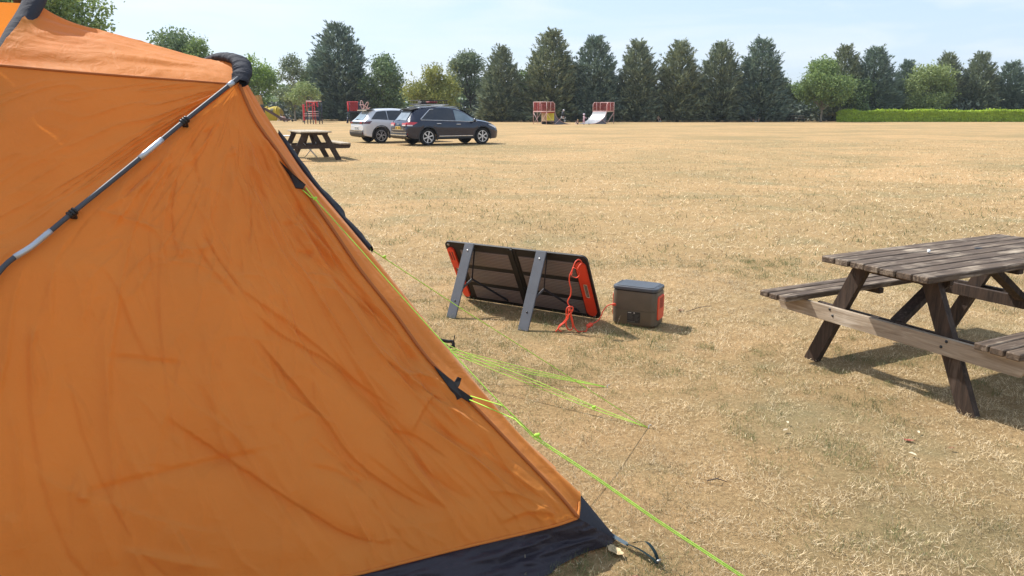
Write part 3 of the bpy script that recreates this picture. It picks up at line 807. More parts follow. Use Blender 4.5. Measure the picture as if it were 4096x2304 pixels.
# dark hood flap along the far edge
FI = [(-0.900,2.950,1.466), (-0.812,2.92,1.340), (-0.675,2.875,1.178), (-0.545,2.84,1.032)]
FO = [(-0.905,2.975,1.462), (-0.835,2.97,1.372), (-0.748,2.95,1.255), (-0.655,2.925,1.142), (-0.575,2.895,1.062), (-0.538,2.870,1.022)]
nn = 60
a, c = spl(FI, nn), spl(FO, nn)
rows = []
for i in range(nn):
    t = i / (nn - 1); wv = vnoise(np.array([i * .22, 3.3, 1.1])) * 0.012 * math.sin(math.pi * t)
    r = []
    for k in range(8):
        s_ = k / 7
        p = a[i] * (1 - s_) + c[i] * s_ + np.array((0.0, 0.0, 0.012 * math.sin(math.pi * s_))) + np.array((wv, 0, wv)) * s_
        r.append(p)
    for k in range(7, -1, -1):
        s_ = k / 7
        p = a[i] * (1 - s_) + c[i] * s_ + np.array((-0.008, 0.012, -0.016 + 0.008 * math.sin(math.pi * s_))) + np.array((wv, 0, wv)) * s_
        r.append(p)
    rows.append([tuple(Vector(q) - T0) for q in r])
b = MB(); b.grid(rows, closed=True)
b.build('hood_flap', M['navy_cloth'], tent, True)
# black guy-point patches
def tab(poly, d, name='guy_patch'):
    b = MB(); b.prism([Vector(p) - T0 for p in poly], d)
    return b.build(name, M['black_web'], tent)
tab([(-0.868,2.785,1.378), (-0.80,2.748,1.322), (-0.748,2.725,1.283), (-0.757,2.722,1.270), (-0.787,2.735,1.272), (-0.797,2.752,1.268), (-0.815,2.765,1.31)], (0.004, -0.006, 0.004))
tab([(-0.283,2.565,0.650), (-0.228,2.545,0.612), (-0.208,2.535,0.60), (-0.196,2.53,0.622), (-0.183,2.525,0.618), (-0.190,2.525,0.594), (-0.196,2.52,0.585), (-0.142,2.495,0.556), (-0.152,2.495,0.540), (-0.182,2.508,0.552), (-0.200,2.515,0.540), (-0.235,2.535,0.59)], (0.004, -0.008, 0.004))

# muddy skirt below the hem
nv, nu = 26, 160
U = np.linspace(0, 1, nu)
h_ = spl(HEM, U) + np.array((0, 0.008, -0.004)); s_ = spl(SKB, U)
rows = []
for i in range(nv):
    v = i / (nv - 1)
    P = h_ * (1 - v) + s_ * v
    q = np.stack([U * 26 + v * 2.5, np.full(nu, v * 4.0), np.full(nu, 3.1)], -1)
    q2 = np.stack([U * 11 - v * 3, np.full(nu, v * 6.5), np.full(nu, 8.1)], -1)
    q3 = np.stack([U * 5 , np.full(nu, v * 9), np.full(nu, 1.1)], -1)
    w = (vnoise(q) * 0.010 + (1 - np.abs(vnoise(q2))) ** 4 * 0.012 + vnoise(q3) * 0.010) * math.sin(math.pi * min(v + .04, 1)) 
    P = P + np.stack([w * 0.1, -w, w * .6], -1)
    P[:, 2] = np.maximum(P[:, 2], 0.004)
    rows.append(P)
cloth_obj('skirt', np.stack(rows), M['mud_cloth'])
# its end triangle facing the field
tri = []
for i in range(14):
    v = i / 13
    A_ = np.array(SIL[-1]) * (1 - v) + np.array((0.386, 2.476, 0.012)) * v
    B_ = np.array(HEM[0]) * (1 - v) + np.array((0.383, 2.471, 0.010)) * v
    tri.append([A_ * (1 - u) + B_ * u + np.array((.004, 0, .004)) * math.sin(math.pi * u) for u in np.linspace(0, 1, 8)])
cloth_obj('skirt', np.array(tri), M['navy_cloth'])
tri = []
FK = spl([SIL[-1], (0.10, 2.7, .16), (-.16, 3.3, .14), (-.56, 4.5, .12)], 30); FG = spl([(0.386, 2.476, .012), (0.22, 2.75, .006), (-.06, 3.35, .006), (-.5, 4.56, .006)], 30)
cloth_obj('skirt', np.stack([FK * (1 - t) + FG * t for t in np.linspace(0, 1, 6)]), M['mud_cloth'])
# pale groundsheet edge peeping out
gs = []
for i in range(24):
    t = i / 23
    x = 0.09 - 0.6 * t; y0 = 2.315 - 0.20 * t
    gs.append([(x, y0 + 0.02, .016), (x + .002, y0 - .012 + .004 * math.sin(i * .7), .016 + .004 * math.sin(i * .9)), (x + .004, y0 - .030 + .005 * math.sin(i * .6), .008), (x + .004, y0 - .034 + .005 * math.sin(i * .6), .003)])
cloth_obj('groundsheet', np.array(gs), M['sheet'])
# corner webbing with its loop and peg
b = MB(); b.grid([[Vector(p) + Vector((0, s * .010, s * .003)) - T0 for s in (-1, 1)] for p in spl([(0.335, 2.49, .040), (0.365, 2.475, .030), (0.395, 2.45, .022), (0.42, 2.425, .020)], 14)])
b.build('corner_strap', M['web_grey'], tent, True)
b = MB(); lp = spl([(0.415, 2.43, .020), (0.45, 2.385, .028), (0.49, 2.34, .022), (0.508, 2.315, .014), (0.500, 2.335, .045), (0.478, 2.372, .062), (0.455, 2.395, .050), (0.43, 2.42, .028)], 60)
b.grid([[Vector(p) + Vector((s * .0075, s * .006, s * -.004)) - T0 for s in (-1, 1)] for p in lp])
b.build('peg_loop', M['web_green'], tent, True)
peg = MB(); peg.tube([(0.505, 2.318, -0.1), (0.512, 2.31, .03), (0.512, 2.305, .036), (0.500, 2.300, .034)], .0035, 8)
tag(peg.build('tent_peg', M['steel'], None, True), 'bent steel tent peg through the webbing loop at the near tent corner', 'tent peg')
# far rear corner strap
b = MB(); b.tube([Vector(p) - T0 for p in spl([(-0.60, 4.70, .10), (-0.50, 4.74, .075), (-0.43, 4.76, .055), (-0.395, 4.765, .05), (-0.388, 4.755, .012)], 24)], .011, 8)
b.tube([Vector(p) - T0 for p in spl([(-0.46, 4.74, .06), (-0.44, 4.72, .02), (-0.41, 4.73, .015), (-0.39, 4.75, .05), (-0.378, 4.75, .10)], 20)], .0035, 6)
b.build('corner_strap', M['black_web'], tent, True)

# ------------------------------------------------------------------ guy lines
def guy(label, *paths, r=0.0019, knots=()):
    b = MB()
    for p in paths:
        q = []
        for i in range(len(p) - 1):
            a, c = Vector(p[i]), Vector(p[i + 1]); n = max(2, int((c - a).length / 0.08))
            q += [a.lerp(c, k / n) for k in range(n)]
        q.append(Vector(p[-1])); b.tube(q, r, 7)
    for k, s in knots:
        b.sphere(k, s, 8, 6, sc=(1.2, .9, 1)); b.sphere(Vector(k) + Vector((s * .9, -s * .2, s * .5)), s * .8, 8, 6); b.tube([k, Vector(k) + Vector((s * 2, s, -s * 2.2))], r, 6)
    return tag(b.build('guy_line', M['guy'], None, True), label, 'guy line', 'lime green guy lines of the tent')
guy('lime guy line from the upper black patch down the tent to the near peg', [(-0.744,2.718,1.276), (-0.722,2.712,1.248), (-0.715,2.71,1.24), (-0.542,2.6,1.082), (-0.38,2.5,0.927), (-0.231,2.41,0.788), (-0.075,2.3,0.656), (0.072,2.21,0.541)],
    [(-0.757,2.72,1.268), (-0.728,2.714,1.243), (-0.715,2.71,1.24)], knots=[((-0.712, 2.708, 1.238), .006)])
guy('doubled lime guy line from the lower black patch with a white runner', [(-0.146,2.49,0.566), (-0.03,2.33,0.595), (0.072,2.21,0.541), (0.26,2.12,0.446), (0.434,2.04,0.35), (0.673,1.93,0.23), (1.03,1.76,0.0)],
    [(-0.150,2.49,0.552), (0.01,2.30,0.560), (0.072,2.208,0.534), (0.26,2.116,0.441), (0.434,2.036,0.345), (0.673,1.926,0.225), (1.03,1.757,0.0)], knots=[((0.078, 2.207, 0.545), .007)])
guy('long lime guy line from the tip of the dark hood flap', [(-0.555,2.88,1.024), (-0.23,3.04,0.75), (0.165,3.22,0.433), (0.678,3.49,0.003)], knots=[((-0.505, 2.905, 0.985), .006)])
guy('low lime guy line pegged in the grass nearest the solar panel', [(-0.80,4.27,.262), (-0.36,4.2,.185), (0.1,4.13,.085), (.541,4.053,.004)], [(-0.80,4.25,.245), (-0.36,4.19,.172), (0.1,4.12,.073), (.538,4.045,.004)], [(-0.80,4.22,.23), (-0.30,4.14,.150), (0.12,4.09,.066), (.54,4.05,.004)])
guy('pair of lime guy lines with a white runner near their shared peg', [(-0.80,4.45,.34), (-0.30,4.12,.20), (0.15,3.83,.115), (.43,3.655,.048), (.678,3.49,.003)], [(-0.80,4.47,.30), (-0.30,4.14,.155), (0.15,3.83,.08), (.42,3.645,.036), (.678,3.49,.003)], [(-0.80,4.40,.32), (-0.28,4.10,.178), (0.14,3.84,.10), (.42,3.655,.046)], knots=[((.425, 3.65, .045), .008)])
for lab, p in (('steel peg holding two guy lines in the open grass', (.68, 3.488)), ('small steel peg holding the low guy line near the solar panel', (.543, 4.05))):
    b = MB(); b.tube([(p[0] - .01, p[1], -.1), (p[0] + .004, p[1], .016), (p[0] + .012, p[1], .02), (p[0] + .018, p[1], .012)], .003, 8)
    tag(b.build('tent_peg', M['steel'], None, True), lab, 'tent peg')

# ------------------------------------------------------------------ folding solar panel, seen from behind
yaw = rad(-31.5); TI = rad(61.76); PW, PH = 1.254, 0.598
sp = empty('solar_panel', (-0.391, 6.128, 0.0), yaw, 'black folding solar panel with orange side grips propped on two grey legs', 'solar panel')
def PT(x, t, o=0.0):   # o: outwards from the back, towards the legs
    return Vector((x, -t * math.cos(TI) - o * math.sin(TI), t * math.sin(TI) - o * math.cos(TI) + 0.012))
def pslab(b, poly, o0, o1, m=0):
    n = len(poly); vs = [PT(x, t, o0) for x, t in poly] + [PT(x, t, o1) for x, t in poly]
    fs = [tuple(range(n)), tuple(range(2 * n - 1, n - 1, -1))] + [(i, (i + 1) % n, n + (i + 1) % n, n + i) for i in range(n)]
    b.add(vs, fs, m)
def rrect(x0, t0, x1, t1, r, k=6):
    out = []
    for cx, cy, a0 in ((x1 - r, t1 - r, 0), (x0 + r, t1 - r, 90), (x0 + r, t0 + r, 180), (x1 - r, t0 + r, 270)):
        for i in range(k + 1):
            a = rad(a0 + 90 * i / k); out.append((cx + r * math.cos(a), cy + r * math.sin(a)))
    return out
b = MB()
half = [(x, t) for x, t in rrect(0, 0, PW, PH, 0.045)]
left = [(min(x, PW / 2 - .004), t) for x, t in half]; right = [(max(x, PW / 2 + .004), t) for x, t in half]
for q in (left, right):
    cl = [q[0]]
    for p in q[1:]:
        if (p[0] - cl[-1][0]) ** 2 + (p[1] - cl[-1][1]) ** 2 > 1e-8: cl.append(p)
    pslab(b, cl, -0.008, 0.008)
b.build('panel_body', M['panel_black'], sp)
b = MB()
pslab(b, [(PW / 2 - .03, .012), (PW / 2 + .03, .012), (PW / 2 + .03, PH - .012), (PW / 2 - .03, PH - .012)], .008, .013)
pslab(b, [(PW / 2 - .008, .01), (PW / 2 + .008, .01), (PW / 2 + .008, PH - .004), (PW / 2 - .008, PH - .004)], .013, .020)
b.build('hinge_strip', M['panel_black'], sp)
def weave_mat():
    m, t, b = newmat('panel_back_cloth')
    tcn = t.nodes.new('ShaderNodeTexCoord'); w = t.nodes.new('ShaderNodeTexWave'); w.bands_direction = 'Z'; w.inputs['Scale'].default_value = 24; w.inputs['Distortion'].default_value = 1.2; w.inputs['Detail'].default_value = 3; w.inputs['Detail Scale'].default_value = 0.6
    r = t.nodes.new('ShaderNodeValToRGB'); r.color_ramp.elements[0].position = 0.15; r.color_ramp.elements[1].position = 0.5
    r.color_ramp.elements[0].color = (0.085, 0.070, 0.066, 1); r.color_ramp.elements[1].color = (0.19, 0.16, 0.148, 1)
    t.links.new(tcn.outputs['Object'], w.inputs['Vector']); t.links.new(w.outputs['Fac'], r.inputs['Fac']); t.links.new(r.outputs['Color'], b.inputs['Base Color'])
    b.inputs['Roughness'].default_value = 0.6
    return m
M['back_cloth'] = weave_mat()
for x0, x1 in ((.135, PW / 2 - .045), (PW / 2 + .045, PW - .115)):
    for t0, t1 in ((.035, .165), (.205, .345), (.385, .530)):
        bb = MB(); rows = []
        for i in range(11):
            t = t0 + (t1 - t0) * i / 10
            rows.append([PT(x0 + (x1 - x0) * j / 12, t, .0100 + .004 * math.sin(math.pi * i / 10) * math.sin(math.pi * j / 12) ** .5 + .0014 * (i % 2)) for j in range(13)])
        bb.grid(rows)
        pslab(bb, [(x0, t0), (x1, t0), (x1, t1), (x0, t1)], .008, .0095)
        bb.build('back_section', M['back_cloth'], sp)
# sunny face
b = MB()
for x0, x1 in ((.11, PW / 2 - .03), (PW / 2 + .03, PW - .11)):
    for i in range(5):
        for j in range(4):
            a0 = x0 + (x1 - x0) * i / 5 + .002; a1 = x0 + (x1 - x0) * (i + 1) / 5 - .002; c0 = .04 + .52 * j / 4 + .002; c1 = .04 + .52 * (j + 1) / 4 - .002
            pslab(b, [(a0, c0), (a1, c0), (a1, c1), (a0, c1)], -.0082, -.0105)
b.build('solar_cells', M['solar_face'], sp)
def grip(x0, x1, flip):
    b = MB(); xm = (x0 + x1) / 2; w = (x1 - x0) / 2
    out = rrect(x0, .035, x1, .545, w * .98, 8)
    # a ring with a long carrying hole, the band above and below solid
    def band(t0, t1):
        q = [(x, t) for x, t in out if t0 - 1e-6 <= t <= t1 + 1e-6]
        q = [(x, t) for x, t in q]
        if t0 > .04: q += [(x0, t0), (x1, t0)]
        if t1 < .54: q += [(x1, t1), (x0, t1)]
        c = (sum(p[0] for p in q) / len(q), sum(p[1] for p in q) / len(q))
        q.sort(key=lambda p: math.atan2(p[1] - c[1], p[0] - c[0]))
        pslab(b, q, .008, .024)
    h0, h1 = (.205, .345)
    band(.035, h0); band(h1, .545)
    pslab(b, [(x0, h0), (x0 + w * .55, h0), (x0 + w * .55, h1), (x0, h1)], .008, .024)
    pslab(b, [(x1 - w * .55, h0), (x1, h0), (x1, h1), (x1 - w * .55, h1)], .008, .024)
    g_ = b.build('side_grip', M['orange_plastic'], sp)
    b = MB(); pslab(b, rrect(x0 + w * .55, h0 + .002, x1 - w * .55, h1 - .002, w * .42), .008, .015)
    b.build('hole_fill', M['pale_plastic'], g_)  # inset and marks added in place of grass seen through the hole
    b = MB()
    for k in range(9):
        t = h0 + .018 + k * .0125
        pslab(b, [(x0 + w * .72, t), (x1 - w * .78, t - .004), (x1 - w * .78, t + .003), (x0 + w * .72, t + .006)], .015, .0165)
    tag(b.build('hole_marks', M['label_dark'], g_), kind='stuff')
    b = MB(); pslab(b, [(x0 + w * .5, .425), (x0 + w * .78, .425), (x0 + w * .78, .51), (x0 + w * .5, .51)], .024, .0245)
    pslab(b, [(x1 - w * .78, .425), (x1 - w * .5, .425), (x1 - w * .5, .51), (x1 - w * .78, .51)], .024, .0245)
    if flip: b.build('grip_slot', M['label_dark'], g_)
grip(.014, .078, True); grip(PW - .100, PW - .018, False)
for x, t in ((.035, PH - .03), (.05, .02), (PW - .05, .02)):
    b = MB(); c = PT(x, t, .0085); nn_ = (PT(0, 0, 1) - PT(0, 0, 0)).to_track_quat('Z', 'Y').to_matrix()
    b.lathe([(0.004, 0), (.011, 0), (.012, .002), (.004, .003)], 14, nn_, c)
    b.build('eyelet', M['steel'], sp, True)
for lx in (.255, .894):
    top = Vector((lx, -PH * math.cos(TI) - .012, PH * math.sin(TI) + .016)); foot = Vector((lx, -.56, 0.0))
    b = MB(); b.beam(top, foot, .088, .012, up=(0, 1, 0), bev=.004)
    lg = b.build('support_leg', M['panel_leg'], sp)
    d = (foot - top).normalized(); nrm = Vector((0, d.z, -d.y)); nrm = nrm if nrm.y < 0 else -nrm
    for f in (.1, .77):
        p = top.lerp(foot, f) + nrm * .006
        b = MB(); b.lathe([(0.001, .004), (.006, .0035), (.008, 0)], 12, nrm.to_track_quat('Z', 'Y').to_matrix(), p); b.build('rivet', M['steel'] if f < .5 else M['black'], lg, True)
    b = MB()
    node = Vector((lx + .045, -.335, .27))
    def strap(p, q, w=.02):
        b.beam(p, q, w, .004, up=(1, .3, 0))
    strap(Vector((lx + .04, -PH * math.cos(TI) - .005, PH * math.sin(TI) - .02)), node, .024); strap(node, PT(lx + .19, .05, .012), .016)
    b.build('brace_strap', M['black_web'], sp)
    b = MB(); strap(node, top.lerp(foot, .62) + Vector((0.02, .01, 0)), .022)
    b.build('brace_strap', M['panel_leg'], sp)
O_ = Matrix.Translation(Vector(sp.location)) @ Matrix.Rotation(yaw, 4, 'Z')
def cable(name, label, paths, r, extra=None, cat='cable'):
    b = MB()
    for p in paths:
        q = spl(p, max(14, len(p) * 8)); q[:, 2] = np.maximum(q[:, 2], r * .9); b.tube(q, r, 8)
    if extra: extra(b)
    return tag(b.build(name, M['orange_cable'], None, True), label, cat)
cable('cable', 'orange cable hanging from the solar panel into a bundle on the grass', [
    [(0.498,5.235,0.481), (0.491,5.230,0.503), (0.473,5.220,0.516), (0.451,5.200,0.507), (0.436,5.190,0.477), (0.424,5.180,0.446), (0.409,5.170,0.414), (0.405,5.170,0.380), (0.410,5.170,0.346), (0.418,5.170,0.316), (0.416,5.170,0.269), (0.404,5.170,0.243), (0.396,5.170,0.219), (0.402,5.170,0.200), (0.411,5.170,0.187)],
    [(0.498,5.240,0.486), (0.486,5.23,.478), (0.472,5.225,.46), (0.468,5.22,.45)],
    [(0.409,5.150,0.192), (0.391,5.150,0.179), (0.386,5.150,0.153), (0.388,5.150,0.097), (0.387,5.150,0.054), (0.406,5.150,0.019), (0.427,5.150,0.021), (0.433,5.150,0.054), (0.421,5.150,0.110), (0.414,5.150,0.158), (0.409,5.150,0.192)],
    [(0.408,5.130,0.198), (0.431,5.130,0.189), (0.427,5.130,0.163), (0.403,5.130,0.133), (0.399,5.130,0.111), (0.374,5.130,0.077), (0.346,5.130,0.055), (0.325,5.130,0.029), (0.311,5.130,0.012)],
    [(0.408,5.130,0.198), (0.415,5.130,0.155), (0.428,5.130,0.103), (0.437,5.130,0.064), (0.450,5.130,0.033), (0.472,5.130,0.010)],
    [(0.403,5.140,0.178), (0.395,5.140,0.122), (0.367,5.140,0.078), (0.338,5.140,0.052), (0.330,5.140,0.026), (0.355,5.140,0.008)]], .0047,
    lambda b: b.beam((0.400,5.14,.165), (0.424,5.14,.165), .02, .012, bev=.003))
vb = MB(); vp = spl([(0.423,5.165,0.428), (0.428,5.165,0.470), (0.457,5.165,0.457), (0.474,5.165,0.436), (0.473,5.165,0.411), (0.450,5.165,0.396), (0.417,5.165,0.415), (0.423,5.165,0.428)], 50)
vb.grid([[(p[0], p[1] - .012 * s, p[2]) for s in (-1, 1)] for p in vp]); vb.grid([[(p[0] * .97 + .013, p[1] - .012 * s, p[2] * .97 + .013) for s in (1, -1)] for p in vp])
tag(vb.build('cable_tie', M['orange_cable'], None, True), 'orange fabric loop holding the hanging cable against the solar panel', 'cable tie')
cable('cable', 'orange lead running from the power box to a plug in the grass', [
    [(0.756,5.33,0.158), (0.726,5.320,0.160), (0.703,5.310,0.157), (0.676,5.290,0.138), (0.657,5.270,0.112), (0.646,5.250,0.091), (0.628,5.230,0.070), (0.596,5.210,0.054), (0.570,5.200,0.046)],
    [(0.547,5.180,0.036), (0.537,5.16,.022), (0.529,5.140,0.012), (.50,5.15,.006), (.47,5.14,.008)]], .0042,
    lambda b: (b.beam((0.578,5.203,.050), (0.540,5.178,.032), .034, .026, bev=.007), b.beam((0.762,5.335,.158), (0.735,5.325,.160), .02, .018, bev=.004)))

# ------------------------------------------------------------------ portable power box
yb = rad(-28); BW, BD, BH = 0.335, 0.215, 0.300
px = empty('power_box', (0.937, 5.389, 0.0), yb, 'dark grey portable power box with orange side vents standing on the grass', 'power station')
def rpoly(w, d, r, z, k=7):
    return [(x, y, z) for x, y in rrect(-w / 2, -d / 2, w / 2, d / 2, r, k)]
b = MB()
prof = [(-.020, .0), (-.008, .006), (0, .020), (.001, .12), (.001, .122), (-.0012, .1225), (-.0012, .1245), (.001, .125), (.001, .25), (-.002, .262)]
b.grid([rpoly(BW + 2 * e, BD + 2 * e, .042, z) for e, z in prof], closed=True)
b.add(rpoly(BW - .004, BD - .004, .042, .262), [tuple(range(32))])
body = b.build('case', M['box_grey'], px, rad(30))
b = MB(); b.grid([rpoly(BW - .012, BD - .012, .040, z) for z in (.262, .271)], closed=True)
b.build('lid_gap', M['black'], px)
b = MB()
b.grid([rpoly(BW + 2 * e, BD + 2 * e, .045, z) for e, z in ((-.006, .270), (.0035, .272), (.0045, .284), (.002, .293), (-.008, .2985), (-.02, .299))], closed=True)
b.add(rpoly(BW - .04, BD - .04, .03, .299), [tuple(range(32))])
lid = b.build('lid', M['box_lid'], px, rad(40))
b = MB()
b.grid([rpoly(BW * .86 + 2 * e, BD - .016 + 2 * e, .026, z) for e, z in ((.0, .2975), (0, .3005), (-.003, .3018))], closed=True)
b.add(rpoly(BW * .86 - .006, BD - .022, .024, .3018), [tuple(range(32))])
for sx in (-1, 1): b.box((sx * BW * .455, .035, .2995), (.006, .09, .003))
b.build('lid_pad', M['box_lid'], lid, rad(40))
for sx in (-1, 1):
    b = MB()
    b.grid([[(sx * (BW / 2 + e), y, z) for y, z in rrect(-.072 + g_, .055 + g_, .072 - g_, .235 - g_, .022)] for e, g_ in ((0.0005, 0), (.006, .001), (.008, .004))], closed=True)
    b.add([(sx * (BW / 2 + .008), y, z) for y, z in rrect(-.068, .059, .068, .231, .02)], [tuple(range(28))])
    vent = b.build('side_vent', M['orange_plastic'], px, rad(35))
    b = MB()
    for i in range(9): b.box((sx * (BW / 2 + .0082), 0.004, .145 + i * .0088), (.002, .088, .0034))
    tag(b.build('vent_slots', M['slot_dark'], vent), kind='stuff')
    b = MB()
    for i in range(7): b.box((sx * (BW / 2 + .0079), 0.004, .075 + i * .0088), (.001, .088, .0012))
    tag(b.build('vent_ribs', M['orange_plastic'], vent), kind='stuff')
# rating label on the back
lab = MB(); yF = -BD / 2 - .0016
lab.box((.005, yF, .072), (.098, .0014, .082))
lo = lab.build('rating_label', M['label_dark'], px)
b = MB()
def ink(x0, x1, z0, z1): b.box(((x0 + x1) / 2, yF - .0011, (z0 + z1) / 2), (x1 - x0, .0008, z1 - z0))
ink(-.044, .054, .0318, .0324); ink(-.044, .054, .1116, .1122); ink(-.0442, -.0436, .0318, .1122); ink(.0536, .0542, .0318, .1122); ink(.012, .0126, .034, .098); ink(-.042, .052, .0985, .0990)
for i in range(9):
    z = .092 - i * .0048
    ink(-.039, -.039 + .046 - (i * 7 % 5) * .004, z, z + .0013)
for i in range(7): ink(.016, .016 + .03 - (i * 5 % 4) * .005, .090 - i * .0066, .0914 - i * .0066)
for i in range(6): ink(-.040 + i * .0095, -.034 + i * .0095, .037, .043)
tag(b.build('label_print', M['label_ink'], lo), kind='stuff')
b = MB(); b.box((-.027, yF - .0012, .105), (.026, .0008, .0045)); b.box((.008, yF - .0012, .105), (.009, .0008, .008), bev=.0003)
tag(b.build('label_print', M['pale_plastic'], lo), kind='stuff')

# ------------------------------------------------------------------ picnic tables
def picnic_table(name, label, loc, rz, mt, ml, mb, lighter, lw=.088):
    t = empty(name, loc, rz, label, 'picnic table', 'timber picnic tables on the field')
    LT, WT, HT, HB = 1.72, 0.667, 0.722, 0.425
    rr = random.Random(3)
    pwid = (WT - 6 * .009) / 7
    for i in range(7):
        y = -WT / 2 + pwid / 2 + i * (pwid + .009)
        b = MB(); e0, e1 = rr.uniform(-.004, .006), rr.uniform(-.006, .006)
        b.box(((LT + e0 + e1) / 2, y, HT - .018 + rr.uniform(-.002, .002)), (LT - e0 + e1, pwid, .036), None, 0, .005)
        b.build('top_plank', mt, t)
    for s, e in ((1, -.018), (-1, .10)):
        for i in range(3):
            y = s * (.545 + .035 + i * .077)
            b = MB(); ln = LT + .02 + rr.uniform(-.01, .01)
            b.box((e + ln / 2, y, HB - .018 + rr.uniform(-.002, .002)), (ln, .069, .036), None, 0, .005)
            b.build('bench_plank', mt, t)
    for k, x in ((0, .215), (1, 1.55)):
        o = -1 if k == 0 else 1
        for s in (-1, 1):
            b = MB(); b.beam((x, s * .20, HT - .036), (x, s * .513, -.01), .044, lw, up=(0, 0, 1))
            bb = b
            lgo = bb.build('leg', ml, t)
        b = MB(); q = .045
        x0 = x + o * .0365
        b.prism([(x0 - .018, -.775, HB - .040), (x0 - .018, .775, HB - .040), (x0 - .018, .775, HB - .078), (x0 - .018, .745, HB - .132), (x0 - .018, -.745, HB - .132), (x0 - .018, -.775, HB - .078)], (.028, 0, 0))
        b.build('cross_beam', mb if k == 0 else lighter, t)
        x1 = x - o * .0365
        b = MB(); b.box((x1, 0, HB - .088), (.026, 1.06, .080), None, 0, .003); b.build('cross_beam', ml, t)
        b = MB(); b.prism([(x1 - .014, -.30, HT - .038), (x1 - .014, .30, HT - .038), (x1 - .014, .30, HT - .07), (x1 - .014, .27, HT - .10), (x1 - .014, -.27, HT - .10), (x1 - .014, -.30, HT - .07)], (.028, 0, 0))
        b.build('top_cleat', ml, t)
        b = MB(); b.beam((x1 - o * .02, 0, HB - .06), (x1 - o * .50, 0, HT - .055), .070, .036); b.build('brace', ml, t)
        for s in (-1, 1):
            for y, z in ((.37, .37), (.345, .335)):
                b = MB(); b.lathe([(0.001, .005), (.006, .004), (.009, 0)], 10, Matrix.Rotation(-o * math.pi / 2 if o < 0 else math.pi / 2, 3, 'Y') if False else Vector((o, 0, 0)).to_track_quat('Z', 'Y').to_matrix(), (x0 + (.010 if o > 0 else -.018), s * y, z)); b.build('bolt', M['black'], t, True)
    b = MB(); b.box((.86, 0, HT - .056), (.05, .62, .036), None, 0, .004); b.build('middle_cleat', ml, t)
    for s in (-1, 1):
        b = MB(); b.box((.86, s * .655, HB - .055), (.05, .225, .036), None, 0, .004); b.build('bench_cleat', ml, t)
    # knot hole and scars on the top
    b = MB()
    for x, y, r in ((1.05, .06, .018),):
        b.lathe([(0.0005, .0006), (r, .0012), (r * 1.05, 0.0)], 12, Matrix.Scale(1.6, 3, (1, 0, 0)), (x, y, HT + .001))
    b.build('knot', M['black'], t, True)
    return t
t1 = picnic_table('picnic_table', 'near weathered picnic table with a pale front cross beam at the right', (1.958, 4.004, 0), 0.476, M['wood_top'], M['wood_leg'], M['wood_grey'], M['wood_dark'])
M['wood_bleached'] = woodmat('bleached_top_wood', (0.30, 0.24, 0.17), (0.46, 0.39, 0.29), (0.52, 0.46, 0.36), worn=.8)
t2 = picnic_table('picnic_table', 'distant picnic table with dark frame and bleached top beside the tent', (0, 0, 0), 0, M['wood_bleached'], M['wood_dark'], M['wood_dark'], M['wood_dark'], .115)
t2.scale = (1.32, 1.42, 1.25)
t2.location = (-6.02, 23.55, 0); t2.rotation_euler = (0, 0, rad(116))
b = MB(); b.lathe([(.001, .0), (.013, .002), (.018, .03), (.021, .055), (.018, .056), (.012, .01)], 14, Matrix.Rotation(rad(78), 3, 'Y'), (0, 0, .017))
pc = b.build('paper_cup', M['white'], None, True); pc.location = (2.46, 4.36, .724); pc.rotation_euler = (0, 0, 1.0); pc.scale = (.45, .45, .45)
tag(pc, 'tiny white paper cone lying on the near picnic table top', 'litter')

# ------------------------------------------------------------------ cars
M['glass_dark'] = plain('tinted_glass', (0.008, 0.010, 0.016), 0.06, var=0.05, spec=0.9)
M['glass_clear'] = plain('clear_glass', (0.16, 0.22, 0.25), 0.08, var=0.25, scale=2.5, spec=0.9)
M['rubber'] = plain('tyre_rubber', (0.012, 0.012, 0.012), 0.8)
M['chrome'] = plain('chrome', (0.75, 0.76, 0.78), 0.15, 1.0)
M['alloy'] = plain('alloy', (0.62, 0.63, 0.65), 0.3, 0.7)
M['red_lamp'] = plain('red_lamp', (0.55, 0.012, 0.02), 0.15, coat=1.0)
M['dark_lamp'] = plain('smoked_lamp', (0.09, 0.006, 0.012), 0.12, coat=1.0)
M['lamp_white'] = plain('clear_lamp', (0.72, 0.70, 0.70), 0.2, coat=1.0)
M['plate_yellow'] = plain('plate_yellow', (0.80, 0.50, 0.04), 0.5)
M['plate_white'] = plain('plate_white', (0.75, 0.75, 0.72), 0.5)
M['clad'] = plain('cladding', (0.028, 0.028, 0.030), 0.6)
M['paint_black'] = plain('black_blue_paint', (0.006, 0.011, 0.034), 0.18, 0.0, var=0.05, coat=0.7, spec=0.4)
M['paint_white'] = plain('white_car_paint', (0.62, 0.63, 0.65), 0.3, 0.0, var=0.03, coat=1.0)
M['underbody'] = plain('underbody', (0.006, 0.006, 0.006), 0.9)

